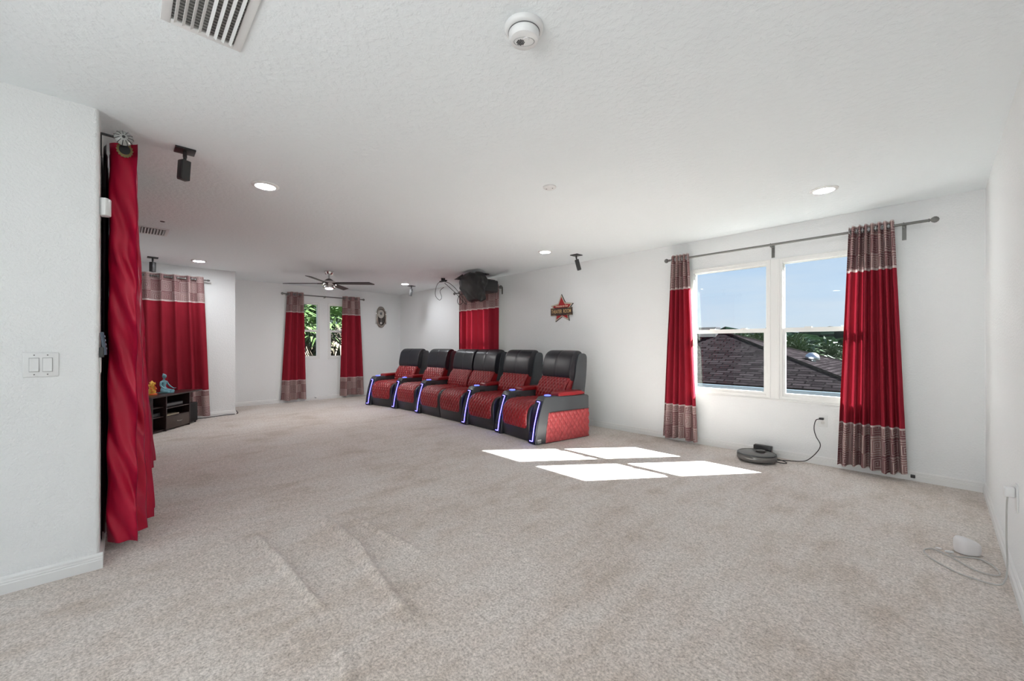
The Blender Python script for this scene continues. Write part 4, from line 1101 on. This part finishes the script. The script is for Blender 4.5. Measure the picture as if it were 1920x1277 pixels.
# ------------------------------------------------------------------ outdoors
def shingle_mat(name, dark, light, sx):
    m, nt, N, L = mat(name)
    tc = nd(nt, 'ShaderNodeUVMap')
    br = nd(nt, 'ShaderNodeTexBrick'); br.inputs['Scale'].default_value = 1; br.inputs['Brick Width'].default_value = .30; br.inputs['Row Height'].default_value = .105
    br.inputs['Mortar Size'].default_value = .016; br.inputs['Color1'].default_value = (*dark, 1); br.inputs['Color2'].default_value = (*light, 1); br.inputs['Mortar'].default_value = tuple(c*.2 for c in dark)+(1,)
    br.inputs['Bias'].default_value = -.1; br.offset = .37
    L.new(tc.outputs[0], br.inputs['Vector'])
    n = noise(nt, 3.5, 4, .6); n2 = noise(nt, 40, 2, .6)
    c = mixc(nt, mth(nt, 'MULTIPLY', n, .35), br.outputs[0], light)
    c = mixc(nt, mth(nt, 'MULTIPLY', n2, .35), c, tuple(x*.5 for x in dark)+(1,))
    p = bsdf(nt, Roughness=1.0); p.inputs['Specular IOR Level'].default_value = 0; L.new(c, p.inputs['Base Color']); out(nt, p.outputs[0]); return m
M_sh = shingle_mat('asphalt_shingles', (.0065, .0052, .0058), (.0230, .0190, .0205), 1)
M_stucco = plain('stucco_beige', (.05, .040, .030), .9, spec=0, var=.1)
M_gut = plain('gutter_white', (.055, .075, .09), .4)
def roof_face(b, P, e):
    """quad or triangle; e = eave direction; UV in metres"""
    lay = b.bm.loops.layers.uv.verify(); vs = [b.bm.verts.new(p) for p in P]; f = b.bm.faces.new(vs)
    n = (P[1]-P[0]).cross(P[2]-P[0]).normalized(); e = Vector(e).normalized(); u = n.cross(e).normalized()
    for l, p in zip(f.loops, P): l[lay].uv = (p.dot(e), p.dot(u))
def hip_house(name, label, x0, x1, y0, y1, ze, rise, zg=-3.0, hipx=None, group='neighbouring houses'):
    t = thing(name, label, 'house', ((x0+x1)/2, (y0+y1)/2, zg), group=group)
    o = Vector(t.location)
    W = (y1-y0)/2; hx = hipx or W
    A = Vector((x0, y0, ze)); B = Vector((x1, y0, ze)); C = Vector((x1, y1, ze)); D = Vector((x0, y1, ze))
    R0 = Vector((x0+hx, (y0+y1)/2, ze+rise)); R1 = Vector((x1-hx, (y0+y1)/2, ze+rise))
    b = MB()
    for P, e in (([A, B, R1, R0], (1, 0, 0)), ([B, C, R1], (0, 1, 0)), ([C, D, R0, R1], (1, 0, 0)), ([D, A, R0], (0, 1, 0))): roof_face(b, [p-o for p in P], e)
    rf = b.obj('roof', M_sh, t, smooth=False, recalc=False)
    b = MB()
    for p, q in ((B, R1), (C, R1), (A, R0), (D, R0), (R0, R1)):
        b.tube([p-o, q-o], .032, 5)
    b.obj('ridge_cap', plain('ridge_cap_shingle', (.010, .0085, .0085), .9, spec=0) if 'ridge_cap_shingle' not in bpy.data.materials else bpy.data.materials['ridge_cap_shingle'], rf, smooth=False)
    b = MB(); s = .45
    b.box(x0+s-o.x, x1-s-o.x, y0+s-o.y, y1-s-o.y, 0, ze-.12-zg); b.obj('wall', M_stucco, t, smooth=False)
    b = MB(); b.box(x0-o.x, x1-o.x, y0-o.y, y1-o.y, ze-.20-zg, ze-.02-zg); b.obj('fascia', M_stucco, t, smooth=False)
    b = MB(); b.box(x0-o.x-.1, x1-o.x+.1, y0-.12-o.y, y0-o.y, ze-.13-zg, ze-.02-zg); b.box(x1-o.x, x1+.12-o.x, y0-.1-o.y, y1+.1-o.y, ze-.13-zg, ze-.02-zg); b.obj('gutter', M_gut, t, smooth=False, bevel=.01)
    return t
nh = hip_house('neighbour_house', 'neighbouring house with a dark brown shingled hip roof just outside the wide window', -20, -.62, 9.0, 14.5, .38, 1.12, hipx=3.3)
def vent(x, y, z, label, s=1., dark=False):
    t = MB()
    if dark: t.box(-.22, .22, -.18, .18, -.10, .17)
    else:
        t.cyl((0, 0, -.15), (0, 0, .06), .07, 14); t.lathe([(.13*s, .05), (.14*s, .09), (.12*s, .16), (.06*s, .21), (0, .22)])
    o = t.obj('roof_vent', M_black if dark else M_steel, loc=(x, y, z)); tag(o, label, 'roof vent', 'roof vents on the neighbouring house')
vent(-1.95, 11.2, .80, 'larger metal roof vent on the sunlit slope of the neighbouring roof')
vent(-1.10, 11.2, .54, 'smaller metal roof vent lower down the neighbouring roof', .8)
vent(-4.35, 11.7, 1.50, 'black box vent on the ridge of the neighbouring roof', dark=True)
hip_house('distant_house', 'distant brown roofed house beyond the palm trees', -3.0, 9.0, 27, 37, .45, 1.55, hipx=4.6)

M_leaf = plain('palm_green', (.060, .105, .032), .5, var=.5); M_leafd = plain('palm_dark_green', (.017, .035, .014), .5, var=.5)
M_leafp = plain('palm_mid_green', (.026, .050, .014), .4, var=.6)
M_dead = plain('palm_dead_straw', (.12, .095, .066), .8, var=.4); M_trunk = plain('palm_trunk', (.05, .04, .03), .9, var=.4)
def fan_palm(x, y, zg, h, R, label, n=34, seed=0, dead=14, group=None, nb=15, m=None):
    rnd = random.Random(seed)
    t = thing('fan_palm', label, 'palm tree', (x, y, zg), group=group)
    MB().tube([(0, 0, 0), (.05, .02, h*.5), (0, 0, h)], lambda k: .17-.04*k, 10).obj('trunk', M_trunk, t)
    def leaf(b, a, el, L, droop):
        d = Vector((math.cos(a)*math.cos(el), math.sin(a)*math.cos(el), math.sin(el)))
        side = Vector((-math.sin(a), math.cos(a), 0)); nrm = d.cross(side)
        pet = d*L*.5+Vector((0, 0, h)); b.tube([Vector((0, 0, h-.08)), pet*.5+Vector((0, 0, h))*.5, pet], .012, 4)
        for k in range(nb):
            q = (k/(nb-1)-.5)*PI*1.35
            dd = (d*math.cos(q)+side*math.sin(q)).normalized()
            ln = L*.62*(1-.25*abs(q)/2)*rnd.uniform(.9, 1.1); w = side*math.cos(q)-d*math.sin(q)
            tip = pet+dd*ln+Vector((0, 0, -droop*ln*rnd.uniform(.5, 1.2)))
            mid = pet+dd*ln*.55+nrm*.0; ww = w*ln*.055
            v = [b.bm.verts.new(p) for p in (pet, mid+ww, tip, mid-ww)]
            b.bm.faces.new(v)
    b = MB()
    for i in range(n): leaf(b, rnd.uniform(0, 2*PI), rnd.uniform(-.25, 1.25), R*rnd.uniform(.8, 1.1), .35)
    b.obj('crown', m or M_leaf, t, smooth=False, recalc=False)
    if dead:
        b = MB()
        for i in range(dead): leaf(b, rnd.uniform(0, 2*PI), rnd.uniform(-1.35, -.55), R*rnd.uniform(.6, .85), .6)
        b.obj('dead_fronds', M_dead, t, smooth=False, recalc=False)
    return t
G1 = 'palm trees beyond the neighbouring roof'
PL = [(-9.6, 22.5, 1.25, 1.2), (-7.9, 21.5, 1.25, 1.2), (-6.3, 21.0, 1.30, 1.25), (-5.3, 19.8, 1.25, 1.2), (-4.45, 21.0, 1.25, 1.2), (-3.75, 19.0, 1.05, 1.1), (-2.95, 20.0, .95, 1.1)]
for i, (x, y, top, R) in enumerate(PL):
    o_ = ['leftmost', 'second from the left', 'third from the left', 'middle one', 'third from the right', 'second from the right', 'rightmost'][i]
    fan_palm(x, y, -3, top+3-R*.45, R, 'fan palm beyond the neighbouring roof, %s of the seven' % o_, 46, 30+i, 30, G1, 13, m=M_leafp)
G2 = 'palm trees outside the narrow far windows'
fan_palm(-12.0, 3.1, -3, 4.55, 1.25, 'fan palm right outside the left narrow far window', 28, 61, 34)
fan_palm(-12.6, 4.65, -3, 4.75, 1.35, 'fan palm right outside the right narrow far window', 26, 62, 30)
fan_palm(-14.5, 3.9, -3, 4.3, 1.8, 'darker fan palm standing behind the two at the far windows', 26, 63, 30, m=M_leafd)
fan_palm(-14.2, 6.2, -3, 4.9, 1.6, 'dark fan palm farther right outside the far windows', 40, 64, 20, m=M_leafd)

def canopy(name, label, x0, x1, y, zt, dep, n, seed, m, r0=1., r1=2.):
    rnd = random.Random(seed); b = MB()
    for i in range(n):
        x = rnd.uniform(x0, x1); yy = y+rnd.uniform(-dep, dep); r = rnd.uniform(r0, r1)
        b.ico((x, yy, zt-r*rnd.uniform(.6, 1.3)), r, 2, (1.3, 1.1, .85), .16)
    o = b.obj(name, m, smooth=False); return tag(o, label, 'trees', kind='stuff')
M_tree = plain('far_foliage', (.004, .008, .006), .9, spec=0, var=.5); M_tree2 = plain('near_foliage', (.004, .009, .004), .8, spec=0, var=.6)
canopy('tree_line', 'distant wooded tree line along the horizon', -60, 60, 95, 3.9, 5, 170, 5, M_tree, 2., 4.)
canopy('tree_line', 'nearer dark tree line right of the palms', -26, 18, 48, 1.85, 3, 90, 6, M_tree2, 1.2, 2.3)
canopy('shrubbery', 'dense green shrubs outside the far windows behind the palms', -18, -15.5, 3, 1.2, 4.5, 80, 8, M_tree2, .5, 1.1)
struct(MB().box(-160, 160, -160, 200, -3.2, -3.0).obj('ground', plain('lawn', (.006, .010, .004), .95, spec=0, var=.3), smooth=False))
